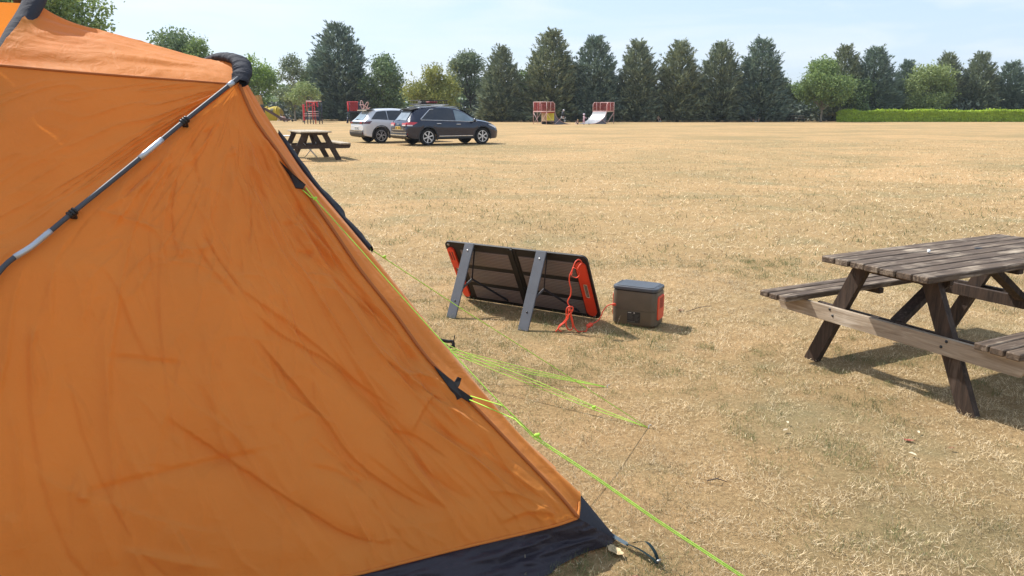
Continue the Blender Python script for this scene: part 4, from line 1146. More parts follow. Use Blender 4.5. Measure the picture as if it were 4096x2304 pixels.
class Car:
    def __init__(s, key, wheels, R, Ra, tumble):
        s.k = {n: np.array(v, float) for n, v in key.items()}; s.wh = wheels; s.R = R; s.Ra = Ra; s.tb = tumble
    def val(s, n, x):
        k = s.k[n]; xs = k[:, 0]
        # smooth monotone-ish interpolation
        i = int(np.clip(np.searchsorted(xs, x) - 1, 0, len(xs) - 2)); h = xs[i + 1] - xs[i]; u = float(np.clip((x - xs[i]) / h, 0, 1))
        def sl(j):
            a = max(j - 1, 0); b = min(j + 1, len(xs) - 1)
            d = [(k[q + 1, 1] - k[q, 1]) / (xs[q + 1] - xs[q]) for q in range(a, b)]
            if len(d) == 2: return 0 if d[0] * d[1] <= 0 else 2 * d[0] * d[1] / (d[0] + d[1])
            return d[0]
        return (2*u**3-3*u**2+1)*k[i, 1] + (u**3-2*u**2+u)*h*sl(i) + (-2*u**3+3*u**2)*k[i+1, 1] + (u**3-u**2)*h*sl(i+1)
    def sec(s, x):
        zt, zb, wr, wb, zl = (s.val(n, x) for n in ('zt', 'zb', 'wr', 'wb', 'zl'))
        zb = min(zb, zt - .012)
        e = min(.09, (zt - zb) * .30)
        zm = zl + (zb - zl) * .60; zs = zl + (zb - zl) * .26
        P = [(0, zt), (wr * .5, zt - .006), (wr * .82, zt - .022 * min(1, (zt - zb) * 4)), (wr * .96, zt - e * .55), (wr + (wb - wr) * .10, zt - e * 1.1),
             (wr + (wb - wr) * .52, (zt - e + zb) / 2), (wb - .035, zb + .015), (wb - .015, zb - .02), (wb + .012, zb - (zb - zm) * .45), (wb + .026, zm), (wb + .008, (zm + zs) / 2), (wb + .012, zs), (wb - .012, zl + .03), (wb - .05, zl), (wb - .40, zl + .01), (0, zl + .01)]
        za = None
        for xw in s.wh:
            if abs(x - xw) < s.Ra: za = s.R + math.sqrt(s.Ra ** 2 - (x - xw) ** 2)
        if za is not None:
            P = [(y, z) if i < 9 or i == 15 else ((y, max(z, za)) if i < 14 else (y, max(z, za - .02))) for i, (y, z) in enumerate(P)]
        return P
    def sidey(s, x, z):
        P = s.sec(x)[3:14]
        for (y0, z0), (y1, z1) in zip(P[:-1], P[1:]):
            if min(z0, z1) - 1e-6 <= z <= max(z0, z1) + 1e-6 and abs(z1 - z0) > 1e-6:
                return y0 + (y1 - y0) * (z - z0) / (z1 - z0)
        return P[0][0] if z > P[0][1] else P[-1][0]
    def body(s, L, name, mat, parent):
        xs = set(np.round(np.linspace(0, L, 90), 4)) | {0.015, 0.03, L - .015, L - .03}
        for xw in s.wh:
            for a in np.linspace(0, math.pi, 25): xs.add(round(xw + s.Ra * .9995 * math.cos(a), 4))
            xs |= {round(xw - s.Ra - .004, 4), round(xw + s.Ra + .004, 4)}
        xs = sorted(xs); rows = []
        for x in xs:
            P = s.sec(x); rows.append([(x, y, z) for y, z in P] + [(x, -y, z) for y, z in P[-2:0:-1]])
        b = MB(); b.grid(rows, closed=True); n = len(rows[0])
        b.add(rows[0], [tuple(range(n))]); b.add(rows[-1], [tuple(range(n))])
        return b.build(name, mat, parent, rad(38))
    def patch(s, sgn, xs, lo, hi, off, nz=6):      # a sheet lying on the flank, between two z curves
        rows = []
        for x in xs:
            a, c = lo(x), hi(x)
            rows.append([(x, sgn * (s.sidey(x, a + (c - a) * j / nz) + off), a + (c - a) * j / nz) for j in range(nz + 1)])
        b = MB(); b.grid(rows); 
        rows2 = [[(p[0], p[1] - sgn * .02, p[2]) for p in r] for r in rows]
        for r0, r1 in ((rows[0], rows2[0]), (rows[-1], rows2[-1])): b.grid([r0, r1])
        b.grid([[r[0] for r in rows], [r[0] for r in rows2]]); b.grid([[r[-1] for r in rows], [r[-1] for r in rows2]])
        return b

def lin(*pts):
    xs = [p[0] for p in pts]; zs = [p[1] for p in pts]
    return lambda x: float(np.interp(x, xs, zs))

def wheel(parent, x, y, R, wd, rimr, spokes, twin, rz=0.0):
    sg = 1 if y > 0 else -1
    w = empty('wheel', (x, y, R), 0, parent=parent)
    Mx = Matrix.Rotation(-sg * math.pi / 2, 3, 'X')          # lathe z -> outwards
    b = MB(); b.lathe([(rimr, -wd / 2), (R * .93, -wd / 2), (R, -wd * .36), (R, wd * .36), (R * .93, wd / 2), (rimr + .01, wd / 2), (rimr, wd * .40)], 40, Mx)
    b.build('tyre', M['rubber'], w, rad(40))
    b = MB(); b.lathe([(rimr, wd * .42), (rimr + .004, wd * .47), (rimr - .018, wd * .47), (rimr - .022, wd * .30)], 40, Mx)
    b.lathe([(.001, wd * .46), (.035, wd * .45), (.042, wd * .36)], 16, Mx)
    for i in range(spokes):
        a0 = 2 * math.pi * i / spokes + rz
        for da in ((-.20, .20) if twin else (0,)):
            a = a0 + da
            d = Vector((math.cos(a), math.sin(a), 0)); d0 = Vector((math.cos(a0 + da * .3), math.sin(a0 + da * .3), 0)); p = Vector((-d.y, d.x, 0))
            w0, w1 = (.012, .014) if twin else (.020, .034)
            z0, z1 = wd * .43, wd * .46
            q = [d0 * .03 - p * w0, d0 * .03 + p * w0, d * (rimr - .012) + p * w1, d * (rimr - .012) - p * w1]
            vs = [Mx @ (v + Vector((0, 0, z0))) for v in q] + [Mx @ (v + Vector((0, 0, z1))) for v in q]
            b.add(vs, [(0, 3, 2, 1), (4, 5, 6, 7), (0, 1, 5, 4), (1, 2, 6, 5), (2, 3, 7, 6), (3, 0, 4, 7)])
    b.build('rim', M['alloy'], w, rad(30))
    b = MB(); b.lathe([(.001, wd * .2), (rimr, wd * .2)], 24, Mx); b.lathe([(.001, -wd * .45), (rimr, -wd * .45)], 24, Mx); b.build('dark_backing', M['underbody'], w)  # black discs added for the dark behind the spokes
    return w

def arch(parent, car, xw, sg, mat, w=.045, off=.006):
    b = MB(); rows = []
    for a in np.linspace(-.32, math.pi + .32, 34):
        r0, r1 = car.Ra - .012, car.Ra + w
        row = []
        for r, o in ((r0, -.03), (r0, off), ((r0 + r1) / 2, off + .008), (r1, off), (r1, -.02)):
            x = xw + r * math.cos(a); z = max(car.R + r * math.sin(a), .22)
            row.append((x, sg * (car.sidey(xw + (car.Ra + .03) * math.cos(a) if abs(x - xw) < car.Ra else x, max(z, .3)) + o), z))
        rows.append(row)
    b.grid(rows)
    return b.build('wheel_arch', mat, parent, True)

def rear_panel_pts(car, x, f, off):   # a point on the sloping tailgate glass: f = -1..1 across
    zt = car.val('zt', x); w = car.val('wr', x) * .86
    return (x - off, f * w, zt + off * .6 - .014 * abs(f) ** 3)

# ---- black seven seater
k1 = dict(zt=[(0, .80), (.03, .93), (.10, 1.05), (.20, 1.16), (.36, 1.37), (.52, 1.555), (.66, 1.62), (1.3, 1.675), (1.9, 1.69), (2.5, 1.655), (2.9, 1.545), (3.3, 1.335), (3.62, 1.135), (4.0, 1.065), (4.4, .97), (4.62, .86), (4.73, .74), (4.78, .62)],
          zb=[(0, .74), (.03, .86), (.10, .98), (.25, 1.075), (.6, 1.10), (1.3, 1.085), (2.6, 1.04), (3.3, 1.015), (3.62, 1.04), (4.0, .985), (4.4, .87), (4.62, .74), (4.73, .64), (4.78, .56)],
          wr=[(0, .66), (.10, .68), (.30, .64), (.55, .60), (1.3, .62), (2.4, .605), (2.9, .585), (3.3, .62), (3.62, .70), (4.0, .70), (4.4, .62), (4.62, .54), (4.78, .42)],
          wb=[(0, .76), (.04, .83), (.12, .885), (.4, .915), (.9, .925), (3.6, .925), (4.1, .915), (4.4, .87), (4.62, .78), (4.73, .68), (4.78, .58)],
          zl=[(0, .42), (.10, .36), (.45, .28), (1.5, .26), (3.4, .26), (4.3, .25), (4.6, .26), (4.78, .34)])
c1 = Car(k1, (1.03, 3.81), .37, .435, 0)
car1 = empty('parked_car', (-5.06, 34.10, 0), rad(32.4), 'glossy black estate car with a roof basket parked on the grass', 'car', 'cars parked on the field')
c1.body(4.78, 'body', M['paint_black'], car1)
xs_ = lambda a, b_, n=16: list(np.linspace(a, b_, n))
belt = lambda x: c1.val('zb', x) + .025
def hi1(x):
    zt = c1.val('zt', x); return max(belt(x) + .004, zt - .115)
for sg in (-1, 1):
    # doors stand a hair proud, so their gaps read
    d1 = c1.patch(sg, xs_(1.40, 2.36, 12), lin((1.40, .62), (1.52, .40), (2.36, .385)), lambda x: belt(x) - .02, .004).build('door', M['paint_black'], car1, rad(40))
    d2 = c1.patch(sg, xs_(2.375, 3.36, 12), lambda x: .385, lambda x: belt(x) - .02, .004).build('door', M['paint_black'], car1, rad(40))
    for d_, x0, x1 in ((d1, 1.44, 1.66), (d2, 2.42, 2.64)):
        b = MB(); z = c1.val('zb', (x0 + x1) / 2) - .125
        b.beam((x0, sg * (c1.sidey(x0, z) + .030), z), (x1, sg * (c1.sidey(x1, z) + .030), z - .004), .022, .030, bev=.008); b.build('door_handle', M['chrome'], d_)
        b = MB(); b.beam((x0 + .02, sg * (c1.sidey(x0, z) + .004), z - .03), (x1 - .02, sg * (c1.sidey(x1, z) + .004), z - .034), .012, .03); b.build('handle_recess', M['underbody'], d_)
    c1.patch(sg, xs_(.72, 1.40, 14), belt, lambda x: min(hi1(x), belt(x) + (x - .70) * .78), .006).build('side_window', M['glass_dark'], car1, rad(40))
    c1.patch(sg, xs_(1.43, 2.36, 12), belt, hi1, .006).build('side_window', M['glass_dark'], car1, rad(40))
    fw = c1.patch(sg, xs_(2.42, 3.46, 22), lambda x: belt(x) + .006, lambda x: max(belt(x) + .008, hi1(x) - .01), .007).build('side_window', M['glass_clear'] if sg < 0 else M['glass_dark'], car1, rad(40))
    b = MB(); b.tube([(x, sg * (c1.sidey(x, belt(x) - .012) + .010), belt(x) - .012) for x in xs_(.70, 3.52, 40)], .014, 6)
    b.tube([(x, sg * (c1.sidey(x, min(hi1(x), belt(x) + (x - .68) * .80) + .01) + .010), min(hi1(x), belt(x) + (x - .68) * .80) + .012) for x in xs_(.68, 1.42, 18)], .017, 6)
    b.build('window_trim', M['chrome'], car1, True)
    b = MB(); b.grid([[(x, sg * (c1.sidey(x, .36) + o), z) for o, z in ((-.02, .275), (.016, .285), (.022, .33), (.010, .365), (-.02, .37))] for x in xs_(1.50, 3.33, 12)]); b.build('sill', M['clad'], car1, True)
    b = MB(); b.beam((1.55, sg * (c1.sidey(1.6, .40) + .018), .402), (3.28, sg * (c1.sidey(3.2, .40) + .018), .402), .014, .030, bev=.005); b.build('sill_strip', M['chrome'], car1)
    for xw in c1.wh: arch(car1, c1, xw, sg, M['clad'])
    # tail lamp wraps from flank to tailgate
    lo_ = lin((.02, .865), (.30, .90), (.46, .975), (.50, .995)); hi_ = lin((.02, .985), (.20, 1.035), (.50, 1.01))
    lp = c1.patch(sg, xs_(.03, .50, 12), lo_, hi_, .014).build('tail_lamp', M['red_lamp'], car1, rad(40))
    b = MB(); b.grid([[(-.004 + .07 * max(0, (z - .86)) * 1.6, sg * y, z) for z in (.865, .93, .985)] for y in np.linspace(.40, .80, 8)]); b.grid([[(.03, sg * y, z) for z in (.865, .93, .985)] for y in np.linspace(.40, .80, 8)]); b.build('lamp_lens', M['red_lamp'], lp, True)
    b = MB(); b.grid([[(-.012, sg * y, z) for z in (.855, .905)] for y in np.linspace(.45, .79, 8)]); b.grid([[(x, sg * (c1.sidey(x, z) + .017), z) for z in (.855, .905)] for x in np.linspace(.02, .26, 8)]); b.build('lamp_lens', M['lamp_white'], lp, True)
    b = MB(); b.beam((-.008, sg * .52, .50), (.05, sg * .86, .50), .02, .05, bev=.008); b.build('reflector', M['red_lamp'], car1)
    # mirror, head lamp, roof rail
    b = MB(); b.sphere((3.30, sg * 1.055, 1.085), .10, 14, 10, sc=(.75, 1.1, .80)); b.beam((3.32, sg * .92, 1.05), (3.32, sg * 1.02, 1.06), .05, .03); mr = b.build('mirror', M['paint_black'], car1, True)
    b = MB(); b.beam((3.225, sg * .98, 1.075), (3.225, sg * 1.13, 1.075), .012, .03); b.build('mirror_trim', M['chrome'], mr)
    c1.patch(sg, xs_(4.12, 4.56, 10), lin((4.12, .885), (4.56, .70)), lin((4.12, .90), (4.35, .88), (4.56, .79)), .010).build('head_lamp', M['lamp_white'], car1, rad(40))
    b = MB(); rl = [(x, sg * (c1.val('wr', x) * .93), c1.val('zt', x) + .018) for x in xs_(.72, 2.72, 24)]; rl[0] = (rl[0][0], rl[0][1], rl[0][2] - .02); rl[-1] = (rl[-1][0], rl[-1][1], rl[-1][2] - .02); b.tube(rl, .016, 6); b.build('roof_rail', M['alu'], car1, True)
    for x in c1.wh: wheel(car1, x, sg * .80, .37, .235, .252, 6, False, .3 if x < 2 else .5)
# tailgate: glass, spoiler, plate, trim, bumper
b = MB(); b.grid([[rear_panel_pts(c1, x, f, .010) for f in np.linspace(-.93, .93, 12)] for x in np.linspace(.14, .50, 10)])
b.build('rear_window', plain('rear_glass', (.22, .26, .29), .08, var=.3, scale=3, spec=.9), car1, True)
b = MB(); b.grid([[(x, y, z) for x, y, z in row] for row in [[(.36, -.60, 1.545), (.34, -.3, 1.575), (.335, 0, 1.58), (.34, .3, 1.575), (.36, .60, 1.545)], [(.38, -.60, 1.500), (.37, -.3, 1.525), (.365, 0, 1.53), (.37, .3, 1.525), (.38, .60, 1.500)], [(.60, -.60, 1.54), (.60, -.3, 1.56), (.60, 0, 1.565), (.60, .3, 1.56), (.60, .60, 1.54)], [(.74, -.60, 1.622), (.74, -.3, 1.648), (.74, 0, 1.655), (.74, .3, 1.648), (.74, .60, 1.622)], [(.36, -.60, 1.545), (.34, -.3, 1.575), (.335, 0, 1.58), (.34, .3, 1.575), (.36, .60, 1.545)]]])
b.build('spoiler', M['underbody'], car1)
b = MB(); b.beam((.125, .22, 1.10), (.19, -.13, 1.125), .02, .03); b.build('wiper', M['black'], car1)
b = MB(); b.box((-.012, 0, .765), (.012, .52, .115), None, 0, .004); pl = b.build('number_plate', M['plate_yellow'], car1)
def glyphs(y0, z0, w, h, n, x, seed):
    r_ = random.Random(seed); b = MB()
    for i in range(n):
        if i == 4: continue
        c = y0 - w / 2 + w * (i + .5) / n; gw = w / n * .62; t = .014
        for sx in (-1, 1):
            b.box((x, c + sx * (gw - t) / 2, z0), (.003, t, h))
        for sz in (r_.choice((-1, 0)), r_.choice((0, 1))): b.box((x, c, z0 + sz * (h - t) / 2), (.0028, gw, t))
    return b
glyphs(0, .765, .46, .075, 8, -.0195, 3).build('plate_print', M['black'], pl)
b = MB(); b.beam((-.014, -.60, .69), (-.014, .60, .69), .016, .02); b.beam((-.004, -.84, .58), (-.016, -.40, .565), .016, .022); b.beam((-.016, -.40, .565), (-.016, .40, .565), .016, .022); b.beam((-.004, .84, .58), (-.016, .40, .565), .016, .022); b.beam((-.010, -.84, .455), (-.02, 0, .45), .03, .045); b.beam((-.010, .84, .455), (-.02, 0, .45), .03, .045); b.build('tailgate_trim', M['chrome'], car1)
b = MB(); b.grid([[(x - .02, f * (.86 if x < .2 else .93), z) for x, z in ((.03, .55), (-.004, .50), (-.006, .42), (.03, .33), (.20, .28))] for f in np.linspace(-1, 1, 12)]); b.build('rear_bumper', M['clad'], car1, True)
b = MB(); b.lathe([(.001, .004), (.055, .003), (.06, 0)], 18, Matrix.Rotation(-math.pi / 2, 3, 'Y'), (.012, .60, .93)); b.build('badge', M['white'], car1)
b = MB(); b.beam((-.008, .05, .93), (-.008, -.06, .93), .01, .035, bev=.004); b.build('badge', M['chrome'], car1)
b = MB()
for i in range(3): b.beam((-.012, -.40, .79 - i * .035), (-.012, -.50, .79 - i * .035), .004, .012)
b.build('badge', M['chrome'], car1)
b = MB(); b.grid([[(3.36 + .42 * t * 1.0 - .42 * 0, f * .62, c1.val('zt', 3.36 + .0 - .46 * (1 - t)) + .01) for f in np.linspace(-1, 1, 8)] for t in (1, .6)]) if False else b.grid([[(x, f * c1.val('wr', x) * .9, c1.val('zt', x) + .008) for f in np.linspace(-1, 1, 10)] for x in np.linspace(2.86, 3.58, 10)])
b.build('windscreen', M['glass_dark'], car1, True)
b = MB()
b.tube([(3.02 + .05 * math.sin(a) * .5, -.40 + .17 * math.cos(a), 1.07 + .17 * math.sin(a)) for a in np.linspace(0, 2 * math.pi, 20)], .014, 6, cap=False); b.build('steering_wheel', M['black'], car1, True)
# roof basket with its load
rk = empty('roof_basket', (1.05, 0, 1.72), 0, 'black roof basket clamped on the black car with a red load in it', 'roof rack')
rk.parent = None
rk.matrix_world = Matrix.Translation(car1.location) @ Matrix.Rotation(rad(32.4), 4, 'Z') @ Matrix.Translation((1.55, 0, 1.80))
b = MB()
for z in (0.0, .15):
    b.tube([(-.66, -.55, z), (.66, -.55, z), (.72, -.45, z), (.72, .45, z), (.66, .55, z), (-.66, .55, z), (-.70, .5, z), (-.70, -.5, z), (-.66, -.55, z)], .015, 6, cap=False)
for x in np.linspace(-.6, .6, 12):
    for y in (-.55, .55): b.tube([(x, y, 0), (x, y, .15)], .009, 6)
for y in np.linspace(-.45, .45, 6): b.tube([(-.7, y, 0), (.72, y, 0)], .009, 6)
b.build('basket', M['black'], rk, True)
b = MB()
for x in (-.45, .45): b.beam((x, -.62, -.055), (x, .62, -.055), .05, .024, bev=.006); 
for y in (-.57, .57): b.beam((-.68, y, -.028), (.68, y, -.028), .02, .022)
b.build('cross_bar', M['alu'], rk)
b = MB(); b.box((.05, -.15, .075), (.42, .4, .08), None, 0, .03); b.build('load', plain('red_bag', (.20, .02, .025), .7), rk)
b = MB(); b.box((-.45, -.2, .06), (.26, .40, .09), None, 0, .03); b.build('load', M['black'], rk)

# ---- white crossover behind it
k2 = dict(zt=[(0, .82), (.03, .98), (.10, 1.06), (.22, 1.17), (.36, 1.34), (.50, 1.49), (.62, 1.55), (1.2, 1.61), (1.7, 1.62), (2.2, 1.59), (2.6, 1.50), (3.0, 1.30), (3.3, 1.11), (3.7, 1.04), (4.1, .95), (4.32, .83), (4.42, .70), (4.45, .60)],
          zb=[(0, .76), (.03, .90), (.10, 1.0), (.25, 1.075), (.6, 1.09), (1.2, 1.06), (2.4, 1.0), (3.0, .985), (3.3, 1.01), (3.7, .95), (4.1, .85), (4.32, .72), (4.42, .62), (4.45, .55)],
          wr=[(0, .68), (.10, .70), (.30, .64), (.50, .58), (1.2, .60), (2.2, .585), (2.6, .57), (3.0, .60), (3.3, .67), (3.7, .68), (4.1, .60), (4.32, .52), (4.45, .40)],
          wb=[(0, .78), (.04, .84), (.12, .885), (.4, .90), (.9, .905), (3.3, .905), (3.8, .89), (4.1, .85), (4.32, .76), (4.42, .66), (4.45, .56)],
          zl=[(0, .40), (.10, .34), (.45, .28), (1.4, .25), (3.1, .25), (4.0, .24), (4.3, .25), (4.45, .33)])
c2 = Car(k2, (.88, 3.555), .355, .42, 0)
car2 = empty('parked_car', (-7.45, 36.78, 0), rad(32.4), 'white estate car with black lower trim parked behind the black one', 'car', 'cars parked on the field')
c2.body(4.45, 'body', M['paint_white'], car2)
belt2 = lambda x: c2.val('zb', x) + .02
hi2 = lambda x: max(belt2(x) + .004, c2.val('zt', x) - .11)
for sg in (-1, 1):
    c2.patch(sg, xs_(.42, 1.25, 14), belt2, lambda x: min(hi2(x), belt2(x) + (x - .40) * .95), .006).build('side_window', M['glass_dark'], car2, rad(40))
    c2.patch(sg, xs_(1.28, 2.12, 12), belt2, hi2, .006).build('side_window', M['glass_dark'], car2, rad(40))
    c2.patch(sg, xs_(2.16, 3.12, 18), lambda x: belt2(x) + .006, lambda x: max(belt2(x) + .008, hi2(x)), .006).build('side_window', M['glass_dark'], car2, rad(40))
    d1 = c2.patch(sg, xs_(1.28, 2.12, 12), lin((1.28, .62), (1.38, .42), (2.12, .40)), lambda x: belt2(x) - .02, .004).build('door', M['paint_white'], car2, rad(40))
    d2 = c2.patch(sg, xs_(2.135, 3.05, 12), lambda x: .40, lambda x: belt2(x) - .02, .004).build('door', M['paint_white'], car2, rad(40))
    for d_, x0, x1 in ((d1, 1.36, 1.55), (d2, 2.20, 2.40)):
        b = MB(); z = c2.val('zb', x0) - .12; b.beam((x0, sg * (c2.sidey(x0, z) + .03), z), (x1, sg * (c2.sidey(x1, z) + .03), z), .02, .028, bev=.008); b.build('door_handle', M['paint_white'], d_)
    b = MB(); b.grid([[(x, sg * (c2.sidey(x, .38) + o), z) for o, z in ((-.02, .26), (.016, .28), (.022, .34), (.010, .40), (-.02, .41))] for x in xs_(1.34, 3.10, 12)]); b.build('sill', M['clad'], car2, True)
    for xw in c2.wh: arch(car2, c2, xw, sg, M['clad'], .06)
    lp = c2.patch(sg, xs_(.03, .42, 12), lin((.03, .90), (.30, .905), (.42, 1.01)), lin((.03, 1.0), (.42, 1.035)), .010).build('tail_lamp', M['dark_lamp'], car2, rad(40))
    b = MB()
    for i in range(3): b.beam((-.016, sg * (.50 + i * .09), .91), (-.016, sg * (.53 + i * .09), .985), .012, .03)
    b.build('lamp_lens', M['red_lamp'], lp)
    b = MB(); b.lathe([(.001, .006), (.05, .005), (.055, 0)], 14, Matrix.Rotation(-math.pi / 2, 3, 'Y'), (.0, sg * .74, .47)); b.build('reflector', M['red_lamp'], car2)
    b = MB(); b.sphere((3.0, sg * 1.02, 1.06), .095, 12, 8, sc=(.75, 1.1, .75)); b.beam((3.02, sg * .9, 1.03), (3.02, sg * .99, 1.04), .05, .03); b.build('mirror', M['paint_white'], car2, True)
    for x in c2.wh: wheel(car2, x, sg * .785, .355, .225, .248, 5, True, .2)
b = MB(); b.grid([[rear_panel_pts(c2, x, f, .010) for f in np.linspace(-.9, .9, 12)] for x in np.linspace(.12, .48, 10)]); b.build('rear_window', plain('rear_glass_white_car', (.20, .26, .29), .08, var=.3, scale=3, spec=.9), car2, True)
b = MB(); b.grid([[(x, y * f, z) for f in np.linspace(-1, 1, 8)] for x, y, z in ((.28, .60, 1.545), (.30, .60, 1.50), (.55, .60, 1.525), (.72, .60, 1.575), (.28, .60, 1.55))]); b.build('spoiler', M['paint_white'], car2)
b = MB(); b.grid([[(x, f * .80, z) for f in np.linspace(-1, 1, 10)] for x, z in ((.002, .895), (-.012, .90), (-.006, .99), (.03, .998))]); b.build('lamp_band', M['black'], car2, True)
b = MB(); b.box((-.012, 0, .70), (.012, .52, .115), None, 0, .004); pl = b.build('number_plate', M['plate_white'], car2)
glyphs(0, .70, .46, .075, 8, -.0195, 5).build('plate_print', M['black'], pl)
b = MB(); b.grid([[(x - .03, f * (.84 if x < .2 else .91), z) for x, z in ((.04, .60), (-.01, .575), (-.03, .50), (-.015, .38), (.05, .30), (.25, .26))] for f in np.linspace(-1, 1, 14)]); b.build('rear_bumper', M['clad'], car2, True)
b = MB(); b.beam((-.035, -.84, .595), (-.050, 0, .59), .02, .03); b.beam((-.035, .84, .595), (-.050, 0, .59), .02, .03); b.beam((-.05, -.8, .52), (-.065, 0, .515), .012, .014); b.beam((-.05, .8, .52), (-.065, 0, .515), .012, .014); b.build('bumper_trim', M['chrome'], car2)
b = MB(); b.beam((.10, .22, 1.09), (.15, -.05, 1.11), .02, .03); b.build('wiper', M['black'], car2)

# ------------------------------------------------------------------ trees
def quads_mesh(name, V, mat):        # V: n x 4 x 3
    n = len(V); me = D.meshes.new(name)
    me.vertices.add(n * 4); me.loops.add(n * 4); me.polygons.add(n)
    me.vertices.foreach_set('co', V.reshape(-1).astype(np.float32))
    me.loops.foreach_set('vertex_index', np.arange(n * 4, dtype=np.int32))
    me.polygons.foreach_set('loop_start', (np.arange(n) * 4).astype(np.int32))
    me.materials.append(mat); me.update(calc_edges=True); me.validate()
    return me

def unit(v):
    return v / np.maximum(np.linalg.norm(v, axis=-1, keepdims=True), 1e-9)

def kites(P, d, ln, wd, rs, droop=0.15):
    n = len(P)
    s = unit(np.cross(d, rs.normal(0, 1, (n, 3)))); mid = P + d * (ln * .45)[:, None]
    tip = P + d * ln[:, None]; tip[:, 2] -= droop * ln
    return np.stack([P, mid + s * (wd / 2)[:, None], tip, mid - s * (wd / 2)[:, None]], 1)

def leafquads(P, nrm, size, rs, asp=0.62):
    n = len(P); a = unit(np.cross(nrm, rs.normal(0, 1, (n, 3)))); b = np.cross(nrm, a)
    a = a * (size / 2)[:, None]; b = b * (size * asp / 2)[:, None]
    return np.stack([P - a, P + b * 1.0, P + a, P - b], 1)

M['bark'] = plain('bark', (0.10, 0.085, 0.07), 0.9, var=.3, bump=.6, bscale=20)
M['bark_pale'] = plain('bark_pale', (0.30, 0.26, 0.20), 0.9, var=.3, bump=.6, bscale=20)
M['conifer'] = [leafmat('conifer_sprays', (0.024, 0.047, 0.042), (0.40, 0.45, 0.27), 0.14), leafmat('conifer_sprays_olive', (0.030, 0.048, 0.036), (0.41, 0.45, 0.25), 0.14), leafmat('conifer_sprays_blue', (0.022, 0.046, 0.046), (0.33, 0.42, 0.30), 0.14)]  # wide ramps put shadow depth and sunlit tips into the spray colours
M['leaf_dark'] = leafmat('leaves_dark', (0.06, 0.105, 0.05), (0.27, 0.36, 0.15), 0.25)
M['leaf_mid'] = leafmat('leaves_mid', (0.085, 0.145, 0.045), (0.33, 0.43, 0.14), 0.3)
M['leaf_bright'] = leafmat('leaves_bright', (0.101, 0.176, 0.027), (0.365, 0.486, 0.095), 0.35)
M['leaf_grey'] = leafmat('leaves_grey', (0.081, 0.115, 0.061), (0.270, 0.317, 0.162), 0.25)
M['leaf_pale'] = leafmat('leaves_pale', (0.135, 0.189, 0.061), (0.405, 0.472, 0.189), 0.3)
M['leaf_yellow'] = leafmat('leaves_yellow', (0.12, 0.145, 0.03), (0.42, 0.43, 0.12), 0.3)
M['leaf_hedge'] = leafmat('leaves_hedge', (0.19, 0.30, 0.02), (0.62, 0.78, 0.08), 0.3)
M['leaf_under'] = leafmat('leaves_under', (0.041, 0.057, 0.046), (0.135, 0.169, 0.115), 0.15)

def conifer_mesh(H, R, seed, n=13500):
    rs = np.random.RandomState(seed)
    t = 1 - (1 - rs.rand(n) * 0.99) ** .66; t = np.clip(t, 0.03, 0.99)
    az = rs.rand(n) * 2 * np.pi
    def env(t, az):
        e = R * (1 - np.exp(-((1 - t) / .30) ** 1.2)) * np.minimum((t / 0.10) ** .5 * .35 + .65, 1)
        q = np.stack([np.cos(az) * 2.3 + seed, np.sin(az) * 2.3, t * H * .75], -1)
        return e * (1 + 0.30 * vnoise(q) + 0.30 * vnoise(q * 2.3 + 7))
    rr = env(t, az) * (1 - np.abs(rs.normal(0, 0.24, n))); rr = np.abs(rr)
    inner = rs.rand(n) < .12; rr[inner] *= rs.rand(inner.sum())
    P = np.stack([rr * np.cos(az), rr * np.sin(az), t * H], -1)
    rad_ = np.stack([np.cos(az), np.sin(az), 0 * az], -1)
    d = unit(rad_ * 0.9 + np.array([0, 0, 1.0]) * (0.30 + 1.0 * t)[:, None] + rs.normal(0, .28, (n, 3)))
    ln = (0.42 + rs.rand(n) * .55) * (1.15 - .78 * t); wd = ln * (0.20 + .12 * rs.rand(n))
    K1 = kites(P - d * (ln * .4)[:, None], d, ln, wd, rs, .10)
    # boughs reaching out past the outline
    nb = 300; T = []
    tb = rs.rand(nb) ** 0.7 * .95 + .03; ab = rs.rand(nb) * 2 * np.pi
    for i in range(nb):
        e0 = env(np.array([tb[i]]), np.array([ab[i]]))[0]
        d0 = unit(np.array([math.cos(ab[i]), math.sin(ab[i]), .35 + 1.3 * tb[i]]))
        b0 = np.array([math.cos(ab[i]) * e0 * .75, math.sin(ab[i]) * e0 * .75, tb[i] * H])
        L_ = (.75 + rs.rand() * 1.1) * (1.1 - .5 * tb[i]) * (R / 2.8)
        m = 24
        s = rs.rand(m) ** .8; p = b0 + d0 * (s * L_)[:, None] + rs.normal(0, .10, (m, 3)) * (1.2 - s)[:, None]
        dd = unit(d0 + rs.normal(0, .38, (m, 3)) + np.array([0, 0, .2])); l2 = (.22 + .3 * rs.rand(m))
        T.append(kites(p, dd, l2, l2 * .24, rs, .05))
    # leader
    m = 40; s = rs.rand(m); p = np.stack([rs.normal(0, .06, m) * (1.3 - s), rs.normal(0, .06, m) * (1.3 - s), H * (.95 + .075 * s)], -1)
    dd = unit(rs.normal(0, .45, (m, 3)) + np.array([0, 0, 1.1])); T.append(kites(p, dd, .18 + .2 * rs.rand(m), .07 + 0 * s, rs, 0))
    return quads_mesh('crown', np.concatenate([K1] + T), M['conifer'][seed % 3])

